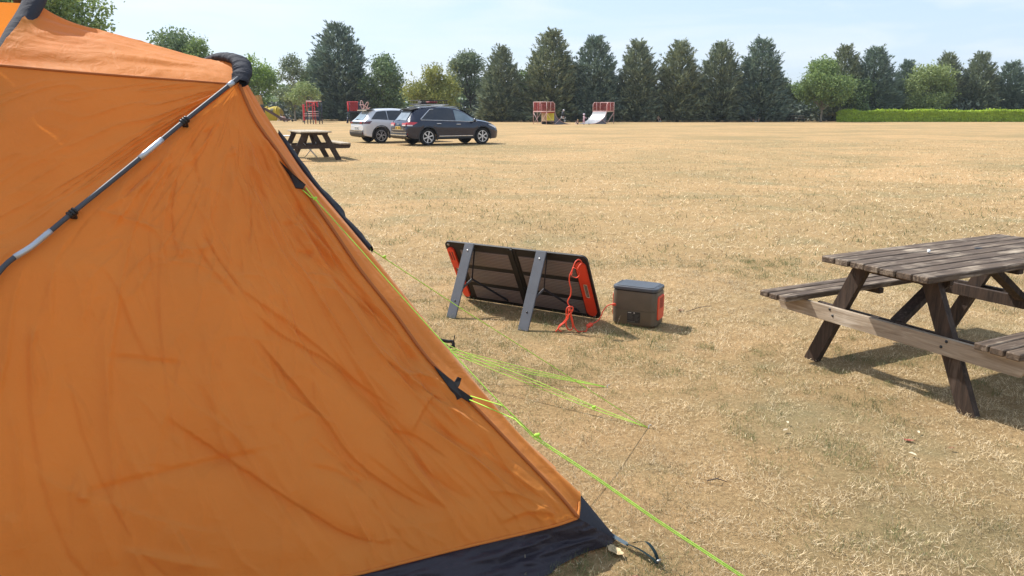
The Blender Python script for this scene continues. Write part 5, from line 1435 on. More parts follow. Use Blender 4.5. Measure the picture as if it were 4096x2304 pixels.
def trunk_mesh(H, r, mat, limbs=(), seed=0):
    b = MB(); rr = random.Random(seed)
    q = [(0, 0, -.05)]
    for i in range(1, 6): q.append((q[-1][0] + rr.uniform(-.04, .04) * H * .2, q[-1][1] + rr.uniform(-.04, .04) * H * .2, H * i / 5))
    P = spl(q, 14); b.tube(P, [r * (1.35 if i == 0 else 1.0) * (1 - .72 * i / 13) for i in range(14)], 8)
    for (p0, p1, r0) in limbs:
        m = [(a + c) / 2 for a, c in zip(p0, p1)]; m[2] -= .06 * (p1[2] - p0[2]); m[0] += rr.uniform(-.15, .15)
        b.tube(spl([p0, m, p1], 8), [r0 * (1 - .8 * i / 7) for i in range(8)], 6)
    o = b.build('trunk', mat, None, True); me = o.data; D.objects.remove(o)
    return me

def broadleaf_meshes(H, R, zb, seed, n, size, mat, bark, lobes=16, openness=.0, shape=1.0, rr_=.5, spikes=0):
    rs = np.random.RandomState(seed); cz = (H + zb) / 2; hz = (H - zb) / 2
    LC, LR = [], []
    for i in range(lobes):
        while True:
            v = rs.uniform(-1, 1, 3)
            if v @ v < 1: break
        v = v / np.linalg.norm(v) * (v @ v) ** .22
        k = 1 - .35 * max(0, v[2]) * (1 if shape > 0 else 0)
        c = np.array([v[0] * R * .68 * k, v[1] * R * .68 * k, cz + v[2] * hz * .70]); LC.append(c); LR.append(R * rr_ * (.65 + .5 * rs.rand()))
    LC.append(np.array([0, 0, H - R * .42])); LR.append(R * .42)
    LC, LR = np.array(LC), np.array(LR)
    w = LR ** 2 / (LR ** 2).sum(); k = rs.choice(len(LC), n, p=w)
    v = unit(rs.normal(0, 1, (n, 3))); q = LC[k] + v * (LR[k] * (1 - np.abs(rs.normal(0, .22, n))))[:, None] * np.array([1, 1, .85])
    # clump: pull the leaves into tufts so sky shows between them
    nt = max(40, n // 22); tc_ = q[rs.choice(n, nt)]
    j = rs.randint(0, nt, n); tuft = rs.rand(n) < .72
    q = np.where(tuft[:, None], tc_[j] + rs.normal(0, size * 1.15, (n, 3)), q)
    if openness > 0:
        keep = vnoise(q * .8 + seed) + vnoise(q * 2.0 + 3) * .6 > -1 + openness * 1.25
        q = q[keep]
    q[:, 2] = np.maximum(q[:, 2], zb * .75)
    m = len(q); nrm = unit(rs.normal(0, 1, (m, 3)) + np.array([0, 0, .5])); s = size * (.6 + .8 * rs.rand(m))
    V = leafquads(q, nrm, s, rs)
    if spikes:
        T = []
        for i in range(spikes):
            a = rs.rand() * 6.28; r0 = R * .75 * rs.rand(); p0 = np.array([r0 * math.cos(a), r0 * math.sin(a), H * (.92 - .22 * (r0 / R) ** 2)]); d0 = unit(np.array([math.cos(a) * .35, math.sin(a) * .35, 1.0]))
            mm = 24; s_ = rs.rand(mm) * (.7 + .8 * rs.rand()); pp_ = p0 + d0 * s_[:, None] + rs.normal(0, .06, (mm, 3))
            T.append(leafquads(pp_, unit(rs.normal(0, 1, (mm, 3))), size * (.5 + .4 * rs.rand(mm)), rs))
        V = np.concatenate([V] + T)
    crown = quads_mesh('crown', V, mat)
    limbs = []
    hb = max(zb * .8, .6)
    for c in LC[:lobes]:
        z0 = min(c[2] - .3, hb + (c[2] - hb) * .3); limbs.append(((0, 0, max(z0, .4)), tuple(c), .065 * R / 3))
    return crown, trunk_mesh(H * .8, .04 * H ** .5 * 1.2, bark, limbs, seed)

def tree(name, label, group, x, y, crown, trunk, rz=0.0, sc=(1, 1, 1)):
    t = empty(name, (x, y, 0), rz, label, 'tree', group); t.scale = sc
    for n, me in (('trunk', trunk), ('crown', crown)):
        o = D.objects.new(n, me); COL.objects.link(o); o.parent = t
    return t

GC = 'conifers along the far edge of the field'
GB = 'broadleaf trees along the far edge of the field'
CM = [(conifer_mesh(10.5, 2.75, s_), trunk_mesh(9.5, .17, M['bark'], (), s_)) for s_ in (11, 12, 13, 14, 15, 16, 17)]
def con(label, x, y, H, R, k, rz):
    tree('conifer_tree', label, GC, x, y, CM[k % 7][0], CM[k % 7][1], rz, (R / 2.75 * 1.12, R / 2.75 * 1.12, H / 10.5 * 1.0))
con('tallest dark conifer, broad at the foot, behind the red climbing frame', -25.1, 113, 13.0, 4.3, 0, .3)
con('slim conifer at the left end of the long conifer row', -1.42, 103, 9.2, 2.5, 1, 1.2)
con('broad tall conifer directly behind the left skate ramp', 5.2, 103, 11.1, 3.4, 2, 2.2)
con('conifer rising behind the red railing of the right skate ramp', 11.05, 103.5, 10.5, 3.0, 3, 0.5)
con('first conifer clear to the right of the right skate ramp', 16.65, 103, 9.9, 2.8, 4, 3.0)
con('second conifer to the right of the right skate ramp', 22.1, 103, 9.95, 2.9, 5, 1.0)
con('third conifer to the right of the right skate ramp', 27.6, 103, 9.75, 2.8, 1, 4.0)
con('fourth conifer right of the right skate ramp, last before the gap', 32.9, 103, 10.2, 3.0, 6, 5.0)
con('conifer rising close behind the light green rounded tree', 46.0, 108, 9.7, 2.6, 2, 1.0)
con('conifer standing behind the left end of the clipped hedge', 50.2, 108, 9.6, 2.9, 0, 2.6)
con('small conifer behind the hedge just left of the pale bushy tree', 55.8, 110, 8.0, 1.9, 3, 0.9)
con('conifer half hidden by the pale bushy tree', 62.0, 111, 9.0, 2.3, 5, 3.3)
con('bushy topped conifer between the pale bushy tree and the lone conifer', 66.0, 110, 8.9, 2.6, 4, 4.4)
con('lone conifer with sky on both sides behind the right part of the hedge', 70.5, 110, 7.8, 2.7, 6, 1.9)

def broad(label, x, y, H, R, zb, seed, n, size, mat, bark='bark', group=GB, rz=0.0, name='broadleaf_tree', **kw):
    c, t = broadleaf_meshes(H, R, zb, seed, n, size, M[mat], M[bark], **kw)
    tree(name, label, group, x, y, c, t, rz)
broad('big leafy tree close behind the tent at the top left', -28.6, 46, 11.4, 5.2, 3.0, 21, 30000, .21, 'leaf_mid', lobes=44, rr_=.34)
broad('dark green domed tree showing over the tent roof', -37.2, 86, 10.7, 4.4, 2.0, 22, 11000, .30, 'leaf_dark', lobes=22, rr_=.38)
broad('light green tree beside the dark domed tree over the tent roof', -33.6, 84, 9.2, 2.4, 2.0, 23, 5000, .26, 'leaf_mid', lobes=14, rr_=.4, openness=.25)
broad('bright green tree right against the rear tent hoop', -39.6, 119, 9.6, 4.2, .8, 24, 12000, .32, 'leaf_bright', lobes=22, rr_=.4, spikes=10)
broad('thin grey green tree with sky showing through left of the tallest conifer', -31.0, 110, 9.2, 3.5, 1.2, 25, 7600, .28, 'leaf_grey', 'bark_pale', lobes=16, rr_=.36, openness=.55)
broad('grey green tree pressed against the left flank of the tallest conifer', -28.8, 116, 9.4, 3.3, 1.0, 26, 8200, .28, 'leaf_dark', lobes=14, rr_=.38, openness=.2)
broad('low pale tree with a bent bare trunk left of the red climbing frame', -26.6, 98, 5.2, 2.6, 1.9, 27, 3000, .24, 'leaf_pale', 'bark_pale', lobes=13, rr_=.34, openness=.5)
broad('dense mid green tree between the tallest conifer and the yellowing tree', -18.3, 110, 9.2, 3.6, .6, 28, 12500, .30, 'leaf_dark', lobes=16, rr_=.42)
broad('yellowing bushy tree with spiky top behind the parked cars', -9.8, 97, 6.7, 3.7, .5, 29, 10500, .27, 'leaf_yellow', lobes=18, rr_=.40, spikes=22)
broad('round open crowned tree with visible branches behind the yellowing tree', -6.3, 117, 10.3, 5.0, 2.6, 30, 11500, .29, 'leaf_grey', lobes=24, rr_=.32, openness=.30)
broad('small green tree squeezed between the slim and the broad tall conifer', 1.6, 105, 6.9, 2.4, .4, 31, 6500, .28, 'leaf_mid', lobes=9, rr_=.45)
broad('small thin tree in the gap at the end of the conifer row', 37.0, 107, 6.4, 2.8, .5, 32, 6000, .26, 'leaf_grey', lobes=9, rr_=.4, openness=.5)
broad('light green rounded tree with a pale trunk left of the hedge', 41.0, 102, 8.3, 4.1, 1.0, 33, 15000, .27, 'leaf_mid', 'bark_pale', lobes=20, rr_=.38)
broad('pale bushy tree among the conifers behind the hedge', 57.6, 107, 7.8, 4.3, .6, 34, 13500, .28, 'leaf_pale', lobes=18, rr_=.38)
broad('dark teal shrubby tree low behind the left part of the hedge', 47.4, 106, 5.4, 3.4, .3, 35, 9000, .28, 'leaf_dark', lobes=10, rr_=.45)
broad('olive green tree cut off by the right edge of the view', 73.8, 104, 6.2, 3.8, .4, 36, 10000, .27, 'leaf_yellow', lobes=14, rr_=.42)
# undergrowth below and behind the trees reads as one dark mass
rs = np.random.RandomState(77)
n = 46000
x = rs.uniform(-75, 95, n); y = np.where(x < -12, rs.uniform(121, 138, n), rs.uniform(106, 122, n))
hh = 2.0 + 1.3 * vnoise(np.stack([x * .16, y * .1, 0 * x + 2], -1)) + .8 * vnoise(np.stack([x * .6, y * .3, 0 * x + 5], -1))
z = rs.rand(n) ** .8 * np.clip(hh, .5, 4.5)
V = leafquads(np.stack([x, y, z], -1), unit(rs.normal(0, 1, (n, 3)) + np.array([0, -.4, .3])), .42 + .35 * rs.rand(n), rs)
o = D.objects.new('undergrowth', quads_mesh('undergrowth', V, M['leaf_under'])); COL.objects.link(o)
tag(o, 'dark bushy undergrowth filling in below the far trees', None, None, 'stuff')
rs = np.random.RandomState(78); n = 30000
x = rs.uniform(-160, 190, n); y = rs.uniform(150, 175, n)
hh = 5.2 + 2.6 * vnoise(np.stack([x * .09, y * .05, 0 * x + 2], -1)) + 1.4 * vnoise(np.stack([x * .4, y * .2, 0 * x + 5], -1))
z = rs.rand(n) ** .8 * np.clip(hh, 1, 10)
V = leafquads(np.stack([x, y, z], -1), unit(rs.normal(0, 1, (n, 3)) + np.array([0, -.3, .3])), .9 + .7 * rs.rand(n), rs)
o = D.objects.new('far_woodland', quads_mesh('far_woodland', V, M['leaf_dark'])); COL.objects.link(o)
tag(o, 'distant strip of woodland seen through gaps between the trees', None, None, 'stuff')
# clipped hedge
rs = np.random.RandomState(79)
def hedge_side(n):
    f = rs.rand(n); x = 42.6 + (80 - 42.6) * rs.rand(n)
    top = 1.40 + .06 * np.sin(x * .5) + .05 * np.sin(x * 1.3 + 1) + .07 * vnoise(np.stack([x * 1.7, x * 0, x * 0 + 3], -1)) + (rs.rand(n) < .05) * rs.rand(n) * .22
    endr = np.clip((x - 42.6) / 1.3, 0, 1) ** .5
    top = top * (.72 + .28 * endr)
    wy = .8 * endr
    face = rs.rand(n)
    yy = np.where(face < .55, -wy, np.where(face < .62, wy, rs.uniform(-1, 1, n) * wy)); zz = np.where(face < .62, rs.rand(n) * top, top)
    nr = np.stack([0 * x, np.where(face < .55, -1.0, np.where(face < .62, 1.0, 0)), np.where(face < .62, .25, 1.0)], -1)
    P = np.stack([x, 101 + yy, zz], -1) + rs.normal(0, .045, (n, 3))
    return leafquads(P, unit(nr + rs.normal(0, .75, (n, 3))), .13 + .10 * rs.rand(n), rs, .7)
hg = empty('clipped_hedge', (42.6, 101, 0), 0, 'long low clipped bright green hedge at the right field edge', 'hedge')
V = hedge_side(44000) - np.array([42.6, 101, 0])
o = D.objects.new('foliage', quads_mesh('foliage', V, M['leaf_hedge'])); COL.objects.link(o); o.parent = hg
b = MB(); b.box((19.2, 0, .66), (36.2, 1.4, 1.30), None, 0, .12); b.build('dark_core', M['leaf_under'], hg)  # dark box core added to make the foliage opaque

# ------------------------------------------------------------------ playground and skate ramps
M['red_metal'] = plain('red_metal', (0.62, 0.035, 0.045), 0.4)
M['red_rust'] = plain('faded_red', (0.42, 0.06, 0.055), 0.6)
M['navy_metal'] = plain('navy_metal', (0.02, 0.022, 0.05), 0.4)
M['pink_metal'] = plain('pale_red_paint', (0.72, 0.45, 0.42), 0.5)
M['ramp_steel'] = plain('ramp_steel', (0.27, 0.27, 0.28), 0.45, 0.2)
M['ramp_side'] = plain('ramp_side_grey', (0.13, 0.13, 0.15), 0.6)
M['ply'] = plain('plywood', (0.46, 0.33, 0.21), 0.7)
M['sign_yellow'] = plain('sign_yellow', (0.78, 0.70, 0.06), 0.5)
M['sign_ink'] = plain('sign_ink', (0.20, 0.17, 0.02), 0.6)
M['ochre'] = plain('ochre_boards', (0.50, 0.27, 0.07), 0.6)
M['slide_brown'] = plain('slide_brown', (0.12, 0.06, 0.05), 0.45)
M['tower_grey'] = plain('tower_grey', (0.10, 0.085, 0.08), 0.6)
M['yellow_cloth'] = clothmat('yellow_tent_cloth', (0.62, 0.46, 0.02), 0.3, 0.7, weave=50, wr=3)
M['slate'] = plain('slate_cloth', (0.05, 0.06, 0.08), 0.7)

def quarter_pipe(name, label, origin, rz, sgn, sign):
    # local x: the rolling direction (sgn +1: the curve falls towards +x); local y: width, away from the camera
    t = empty(name, origin, rz, label, 'skate ramp', 'skate ramps facing each other')
    Wd, Hp, Ln, dk = 2.2, 1.33, 2.35, 1.15
    prof = [(sgn * Ln * i / 16, Hp * (1 - math.sin(math.acos(1 - i / 16) if False else math.pi / 2 * (i / 16) ** .62)) if i else Hp) for i in range(17)]
    b = MB(); b.grid([[(x, y, z + .03 + .02) for y in (0, Wd)] for x, z in prof]); b.grid([[(x, y, z + .02) for y in (Wd, 0)] for x, z in prof])
    b.grid([[(x, 0, z + .02), (x, 0, z + .05)] for x, z in prof])
    b.build('ramp_surface', M['ramp_steel'], t, True)
    for y in (0.02, Wd - .06):
        b = MB(); b.prism([(x, y, z) for x, z in prof] + [(0, y, 0.02)] if prof[-1][1] > .02 else [(x, y, max(z, 0)) for x, z in prof] + [(0, y, 0)], (0, .04, 0)); b.build('side_sheet', M['ramp_side'], t)
    b = MB(); b.tube([(x, 0, z + .045) for x, z in prof], .022, 6); b.tube([(0, 0, Hp + .04), (0, Wd, Hp + .04)], .03, 8); b.build('coping', M['pink_metal'], t, True)
    b = MB(); b.beam((sgn * .02, -.02, .05), (sgn * .85, -.02, .62), .035, .035); b.build('brace', M['pink_metal'], t)
    b = MB(); b.box((-sgn * dk / 2, Wd / 2, Hp + .01), (dk, Wd, .05)); b.build('deck', M['ply'], t)
    b = MB(); b.box((-sgn * .03, Wd / 2, .30 + (Hp - .40) / 2), (.03, Wd - .1, Hp - .42)); b.build('back_board', M['ply'], t)
    b = MB(); b.box((-sgn * .055, Wd / 2 - .0, Hp - .06), (.03, Wd, .13)); b.build('fascia', M['red_rust'], t)
    b = MB(); px_ = -sgn * dk
    for y in (0, Wd): b.tube([(px_, y, 0), (px_, y, Hp + 1.0)], .028, 8)
    b.tube([(px_, 0, Hp), (px_, Wd, Hp)], .028, 6)
    b.tube([(px_, 0, Hp - .05), (-sgn * .05, 0, .05)], .022, 6); b.tube([(px_, Wd, Hp - .05), (px_ , Wd * .55, .05)], .022, 6)
    b.tube([(px_, 0, Hp - .1), (px_, Wd * .45, .05)], .022, 6); b.tube([(-sgn * .6, Wd, 0), (-sgn * .6, Wd, Hp)], .022, 6)
    b.tube([(px_, Wd, .05), (-sgn * .05, Wd, Hp - .1)], .02, 6)
    b.build('support_frame', M['pink_metal'], t, True)
    # railings on the two sides and the back of the deck
    def rail(p, q, cham):
        p, q = Vector(p), Vector(q); up = Vector((0, 0, 1.0)); d = q - p; ln = d.length
        b = MB(); top = [p, p + up, q + up, q] if not cham else [p, p + up, q + up - d.normalized() * .22, q + up * .78, q]
        b.tube(top, .030, 8); b.tube([p + up * .04, q + up * .04], .022, 6); b.tube([p + d * .5, p + d * .5 + up], .026, 6)
        b.build('rail_frame', M['pink_metal'], t, True)
        b = MB(); n = int(ln / .11)
        for i in range(1, n):
            c = p + d * (i / n); hgt = 1.0 if not cham else min(1.0, 1.0 - max(0, (i / n - (1 - .22 / ln))) * ln)
            b.beam(c + up * .05, c + up * (hgt - .02), .030, .014)
        tag(b.build('rail_bars', M['red_rust'], t), kind='stuff')
    rail((px_, 0, Hp + .03), (0, 0, Hp + .03), True)
    rail((px_, Wd, Hp + .03), (0, Wd, Hp + .03), True)
    rail((px_, 0, Hp + .03), (px_, Wd, Hp + .03), False)
    if sign:
        b = MB(); b.box((-sgn * .075, .62, .80), (.02, 1.22, .78), None, 0, .01); s_ = b.build('sign_board', M['sign_yellow'], t)
        b = MB(); xs_s = -sgn * .088
        b.box((xs_s, .62, 1.10), (.006, .72, .055))
        for i, w in enumerate((.95, .85, 1.0, .9, .98, .7)): b.box((xs_s, .62, .98 - i * .085), (.006, w, .022))
        tag(b.build('sign_print', M['sign_ink'], s_), kind='stuff')
    return t
QY = rad(38)
quarter_pipe('skate_ramp', 'left skate ramp with red railings and a yellow notice on its back', (4.6, 83.0, 0), QY, 1, True)
quarter_pipe('skate_ramp', 'right skate ramp with its pale curved steel surface facing left', (4.6 + .788 * 7.6, 83.0 + .616 * 5.2, 0), QY, -1, False)

# slide tower
st = empty('slide_tower', (-33.2, 100, 0), 0, 'ochre boarded tower with a long brown slide beside the tent edge', 'slide')
for i, (z0, z1, m_, xw) in enumerate(((2.72, 3.25, 'ochre', .60), (2.22, 2.70, 'ochre', .72), (1.70, 2.20, 'tower_grey', .85), (.0, 1.25, 'ochre', .75))):
    b = MB(); w2 = xw + .12 if i < 3 else xw
    b.prism([(-1.0, -.6, z0), (w2, -.6, z0), (xw, -.6, z1 + (.12 if i == 0 else 0)), (-1.0, -.6, z1 - (.08 if i == 0 else 0))], (0, 1.2, 0)); b.build('tower_panel', M[m_], st)
b = MB(); b.prism([(-.9, -.55, 1.2), (1.0, -.55, 1.2), (.9, -.55, 1.72), (-.9, -.55, 1.72)], (0, 1.1, 0)); b.build('platform', M['slide_brown'], st)
b = MB(); b.lathe([(.001, .01), (.24, .01), (.25, -.02)], 16, Vector((0, -1, 0)).to_track_quat('Z', 'Y').to_matrix() @ Matrix.Scale(.6, 3, (1, 0, 0)), (.62, -.6, .98)); b.build('porthole', M['black'], st)
ch = spl([(.8, 0, 1.72), (1.3, 0, 1.50), (2.5, 0, .78), (3.2, 0, .36), (3.7, 0, .22), (4.2, 0, .20)], 30)
b = MB()
b.grid([[(x, y, z + dz) for y, dz in ((-.33, .22), (-.30, .22), (-.30, 0), (.30, 0), (.30, .22), (.33, .22), (.33, -.06), (-.33, -.06), (-.33, .22))] for x, y, z in ch]); b.build('chute', M['slide_brown'], st, rad(30))
b = MB(); b.tube([(3.6, .2, -.02), (3.6, .2, .2)], .04, 6); b.tube([(3.6, -.2, -.02), (3.6, -.2, .2)], .04, 6); b.build('chute_leg', M['slide_brown'], st)
# climbing frame
cf = empty('climbing_frame', (-22.3, 86.2, 0), 0, 'red and black metal climbing frame with ladder rungs', 'climbing frame')
def bars(name, mat, segs, r):
    b = MB(); [b.tube(s_, r, 6) for s_ in segs]; return b.build(name, mat, cf, True)
for x, z0, m_ in ((-.9, 0, 'red_metal'), (-.78, 0, 'red_metal')):
    pass
bars('post', M['navy_metal'], [[(-.84, -.5, -.05), (-.84, -.5, .4)], [(-.46, -.6, -.05), (-.46, -.6, 1.40)], [(.16, -.6, -.05), (.16, -.6, .4)], [(.86, -.6, -.05), (.86, -.6, 2.45)], [(.86, .6, -.05), (.86, .6, 2.45)], [(-.46, .6, -.05), (-.46, .6, 2.45)]], .05)
bars('post', M['red_metal'], [[(-.46, -.6, 1.40), (-.46, -.6, 2.47)], [(.16, -.6, .4), (.16, -.6, 2.3)], [(.36, -.3, .0), (.30, -.3, 2.3)]], .055)
b = MB(); b.box((-.86, -.5, 1.25), (.22, .12, 1.75), None, 0, .03); b.build('panel', M['red_metal'], cf)
bars('top_bar', M['pink_metal'], [[(-.5, -.6, 2.46), (.88, -.6, 2.46)], [(-.5, .6, 2.46), (.88, .6, 2.46)], [(.86, -.6, 2.46), (.86, .6, 2.46)], [(-.46, -.6, 2.46), (-.46, .6, 2.46)]], .05)
bars('hoop', M['red_metal'], [[(-.3, -.6, 2.34), (.8, -.6, 2.34)], [(-.2, -.5, 2.3), (-.2, -.5, 2.05), (.15, -.5, 2.05), (.3, -.5, 2.3)], [(.62, -.55, 2.35), (.66, -.55, 1.95), (.74, -.55, 1.86), (.78, -.55, 1.95), (.80, -.55, 2.35)], [(-.3, -.5, 1.85), (-.16, -.5, 1.88), (-.1, -.5, 2.05)]], .04)
for z in (1.36, 1.12, .88, .68, .52):
    bars('rung', M['pink_metal'] if z > .8 else M['navy_metal'], [[(-.84 if z < 1.2 else -.5, -.6, z), (.8, -.6, z)]], .035)
b = MB(); b.box((.66, -.5, .72), (.28, .1, .65), None, 0, .03); b.build('panel', M['navy_metal'], cf)
# tower with twisting climber
pt = empty('play_tower', (-18.6, 91, 0), 0, 'small red and navy play tower with a twisted climbing pole left of the cars', 'play tower')
b = MB(); [b.tube(s_, .06, 8) for s_ in ([(-.72, -.5, -.05), (-.72, -.5, 1.35)], [(-.45, -.5, -.05), (-.45, -.5, 1.35)], [(.62, -.5, -.05), (.62, -.5, 2.45)], [(-.6, .6, -.05), (-.6, .6, 2.4)], [(.62, .6, -.05), (.62, .6, 2.4)], [(-.85, -.6, -.05), (-.72, -.55, .7)])]; b.build('post', M['navy_metal'], pt, True)
b = MB(); b.box((0, 0, 1.30), (1.5, 1.3, .08)); b.build('platform', M['navy_metal'], pt)
b = MB(); b.box((.1, .0, .62), (1.1, 1.1, 1.22)); b.build('den', M['underbody'], pt)
b = MB(); b.tube([(-.62, -.5, 1.36), (-.62, -.5, 2.42)], .11, 8); b.build('panel', M['red_metal'], pt, True)
b = MB(); b.tube([(-.72, -.6, 2.46), (.62, -.6, 2.46)], .035, 6)
for i in range(8): x = -.36 + i * .125; b.beam((x, -.6, 1.40), (x, -.6, 2.42), .045, .03)
b.build('railing', M['red_metal'], pt)
b = MB(); b.box((.1, -.40, 1.9), (.95, .02, 1.0)); b.build('panel', M['underbody'], pt)  # near-black sheet added so the gaps between the bars read dark
b = MB(); b.tube(spl([(.62, -.5, 2.1), (1.1, -.5, 2.1), (1.5, -.5, 1.85), (1.9, -.5, 1.55)], 24), .04, 6)
for cx, cz, tl in ((1.02, 2.1, .12), (1.5, 1.98, -.45)):
    b.tube([(cx + .13 * math.cos(a) * math.cos(tl) + .5 * math.sin(a) * -math.sin(tl), -.5 + .1 * math.cos(a), cz + .5 * math.sin(a) * math.cos(tl) + .13 * math.cos(a) * math.sin(tl)) for a in np.linspace(0, 6.283, 28)], .035, 6, cap=False)
b.tube([(1.4, -.5, 1.5), (1.7, -.5, 1.7), (1.95, -.5, 1.8)], .035, 6); b.build('twisted_climber', M['pink_metal'], pt, True)
# yellow tunnel tent
yt = empty('tunnel_tent', (-35.9, 113, 0), 0, 'yellow tunnel tent with a dark window behind the slide', 'tent')
rows = []
for x in np.linspace(-2.6, 2.0, 30):
    hx = 1.95 + .10 * math.cos((x - 1.2) * 3.1) - .25 * max(0, -x - 1.6); hx *= (1 if x < 1.6 else 1 - ((x - 1.6) / .42) ** 2 * .10)
    rows.append([(x + (.25 * (1 - math.sin(a)) if x > 1.5 else 0), -1.3 * math.cos(a), max(hx * math.sin(a) ** .8, 0)) for a in np.linspace(0, math.pi, 20)])
b = MB(); b.grid(rows); b.add(rows[-1], [tuple(range(20))]); b.add(rows[0], [tuple(range(20))]); b.build('flysheet', M['yellow_cloth'], yt, rad(50))
M['yellow_sleeve'] = plain('yellow_sleeve', (.70, .50, .02), .6)
for x in (-1.6, 0.05, 1.55):
    b = MB(); b.tube([(x, -1.33 * math.cos(a), 2.03 * math.sin(a) ** .8) for a in np.linspace(.02, math.pi - .02, 24)], .05, 6); b.build('hoop_sleeve', M['yellow_sleeve'], yt, True)
b = MB(); b.grid([[(x, -1.36 * math.cos(a) - .02, 2.0 * math.sin(a) ** .8) for a in np.linspace(.48, .98, 6)] for x in (.75, 1.15)]); b.build('window', plain('tent_window', (.09, .08, .02), .4), yt, True)
b = MB(); b.grid([[(x, -1.36 * math.cos(a) - .02, 2.0 * math.sin(a) ** .8) for a in np.linspace(.03, .30, 6)] for x in np.linspace(-.7, .2, 6)]); b.build('door', M['ochre'], yt, True)
# little folding camp table and stool beyond the far picnic table
ft = empty('folding_table', (-7.75, 25.6, 0), .3, 'small pale folding camp table peeping out beside the tent edge', 'camp table')
b = MB(); b.box((0, 0, .70), (.70, .5, .03), None, 0, .008); b.build('table_top', M['white'], ft)
for sx in (-1, 1):
    for sy in (-1, 1):
        b = MB(); b.tube([(sx * .30, sy * .2, .69), (sx * .33, sy * .22, 0)], .012, 6); b.build('leg', M['alu'], ft, True)
fs_ = empty('folding_stool', (-6.72, 25.4, 0), .2, 'folding stool with a pale seat under the distant picnic table', 'stool')
b = MB(); b.grid([[(x, y, .50 - .05 * math.cos(x * 8)) for y in (-.16, 0, .16)] for x in np.linspace(-.2, .2, 9)]); b.build('seat', plain('stool_cloth', (.45, .52, .55), .7), fs_, True)
for sy in (-1, 1):
    for sx in (-1, 1):
        b = MB(); b.tube([(sx * .2, sy * .16, .48), (-sx * .2, sy * .16, 0)], .011, 6); b.build('leg', M['alu'], fs_, True)
# a third picnic table in the shade under the trees
t3 = copy_tree(t2); t3.location = (37.0, 102.3, 0); t3.rotation_euler = (0, 0, .25); t3.scale = (1.1, 1.1, 1.1)
t3['label'] = 'picnic table far off in the shade under the trees left of the hedge'

# ------------------------------------------------------------------ people
SK_ = plain('skin', (.52, .30, .22), .6)
def cloth(name, c): return plain(name, c, .8)
def person(label, loc, rz, J, rad_, mats, zcut, hat=None, hair=None, H=1.1):
    """J: joint name -> point. One continuous skinned body, material chosen by where a face sits along the figure."""
    root = empty('person', loc, rz, label, 'person')
    names = list(J); E_ = [('pelvis', 'belly'), ('belly', 'chest'), ('chest', 'neck'), ('neck', 'head'), ('head', 'crown')]
    for s in 'lr':
        E_ += [('chest', 'sh' + s), ('sh' + s, 'el' + s), ('el' + s, 'wr' + s), ('wr' + s, 'ha' + s), ('pelvis', 'hip' + s), ('hip' + s, 'kn' + s), ('kn' + s, 'an' + s), ('an' + s, 'to' + s)]
    me = D.meshes.new('body_cage'); ix = {n: i for i, n in enumerate(names)}
    me.from_pydata([J[n] for n in names], [(ix[a], ix[c]) for a, c in E_], [])
    ob = D.objects.new('body_cage', me); COL.objects.link(ob)
    md = ob.modifiers.new('s', 'SKIN'); md.use_smooth_shade = True
    for n in names:
        sv = me.skin_vertices[0].data[ix[n]]; r = rad_.get(n, rad_.get(n[:-1], .03)); sv.radius = r if isinstance(r, tuple) else (r, r); sv.use_root = (n == 'pelvis')
    sb = ob.modifiers.new('u', 'SUBSURF'); sb.levels = 1; sb.render_levels = 1
    dg = bpy.context.evaluated_depsgraph_get(); m2 = D.meshes.new_from_object(ob.evaluated_get(dg)); D.objects.remove(ob)
    m2.materials.clear(); [m2.materials.append(m_) for m_ in mats]
    pts = {n: Vector(J[n]) for n in names}
    seg = [(pts[a], pts[c], k) for a, c, k in zcut]
    for p in m2.polygons:
        c = p.center; best = 9; mi = 0
        for a, d, k in seg:
            ab = d - a; t = max(0, min(1, (c - a).dot(ab) / max(ab.length_squared, 1e-9))); r = (c - (a + ab * t)).length
            if r < best: best, mi = r, k
        p.material_index = mi; p.use_smooth = True
    body = D.objects.new('body', m2); COL.objects.link(body); body.parent = root
    h = pts['head']; f = Vector((0, -1, 0)); hr = rad_['head'] if not isinstance(rad_['head'], tuple) else rad_['head'][0]
    b = MB()
    for s in (-1, 1): b.sphere(h + Vector((s * hr * .35, -hr * .92, hr * .05)), hr * .11, 8, 6)
    b.build('eyes', M['black'], root, True)
    b = MB(); b.sphere(h + Vector((0, -hr * 1.0, -hr * .22)), hr * .16, 8, 6, sc=(.8, 1, 1.2)); b.build('nose', SK_, root, True)
    if hat:
        b = MB(); rows = []
        for i in range(7):
            ph = i / 6 * 1.75; rows.append([(h.x + hr * 1.32 * math.sin(ph) * math.cos(a), h.y + hr * 1.45 * math.sin(ph) * math.sin(a), h.z + hr * .15 + hr * 1.28 * math.cos(ph)) for a in np.linspace(0, 6.283, 17)])
        b.grid(rows); b.build('helmet', hat, root, True)
    if hair:
        b = MB(); b.sphere(h + Vector((0, hr * .22, hr * .22)), hr * 1.12, 12, 8, sc=(1, 1, 1.02)); b.build('hair', hair, root, True)
    return root
def stand(H, lean=0, stride=.06, arms=0.0):
    k = H / 1.10
    J = dict(pelvis=(0, 0, .52), belly=(0, 0, .62), chest=(0, .0, .76), neck=(0, -.005, .88), head=(0, -.015, .985), crown=(0, -.01, 1.06))
    for s, g in (('l', 1), ('r', -1)):
        J['sh' + s] = (g * .115, 0, .82); J['el' + s] = (g * .15, .02 - arms * .12, .66 + arms * .04); J['wr' + s] = (g * .14, -.03 - arms * .25, .54 + arms * .16); J['ha' + s] = (g * .14, -.045 - arms * .29, .49 + arms * .18)
        J['hip' + s] = (g * .06, 0, .49); J['kn' + s] = (g * .07, -.01 - g * stride * .5, .28); J['an' + s] = (g * .07, .01 - g * stride, .06); J['to' + s] = (g * .075, -.07 - g * stride, .025)
    return {n: tuple(c * k for c in p) for n, p in J.items()}, k
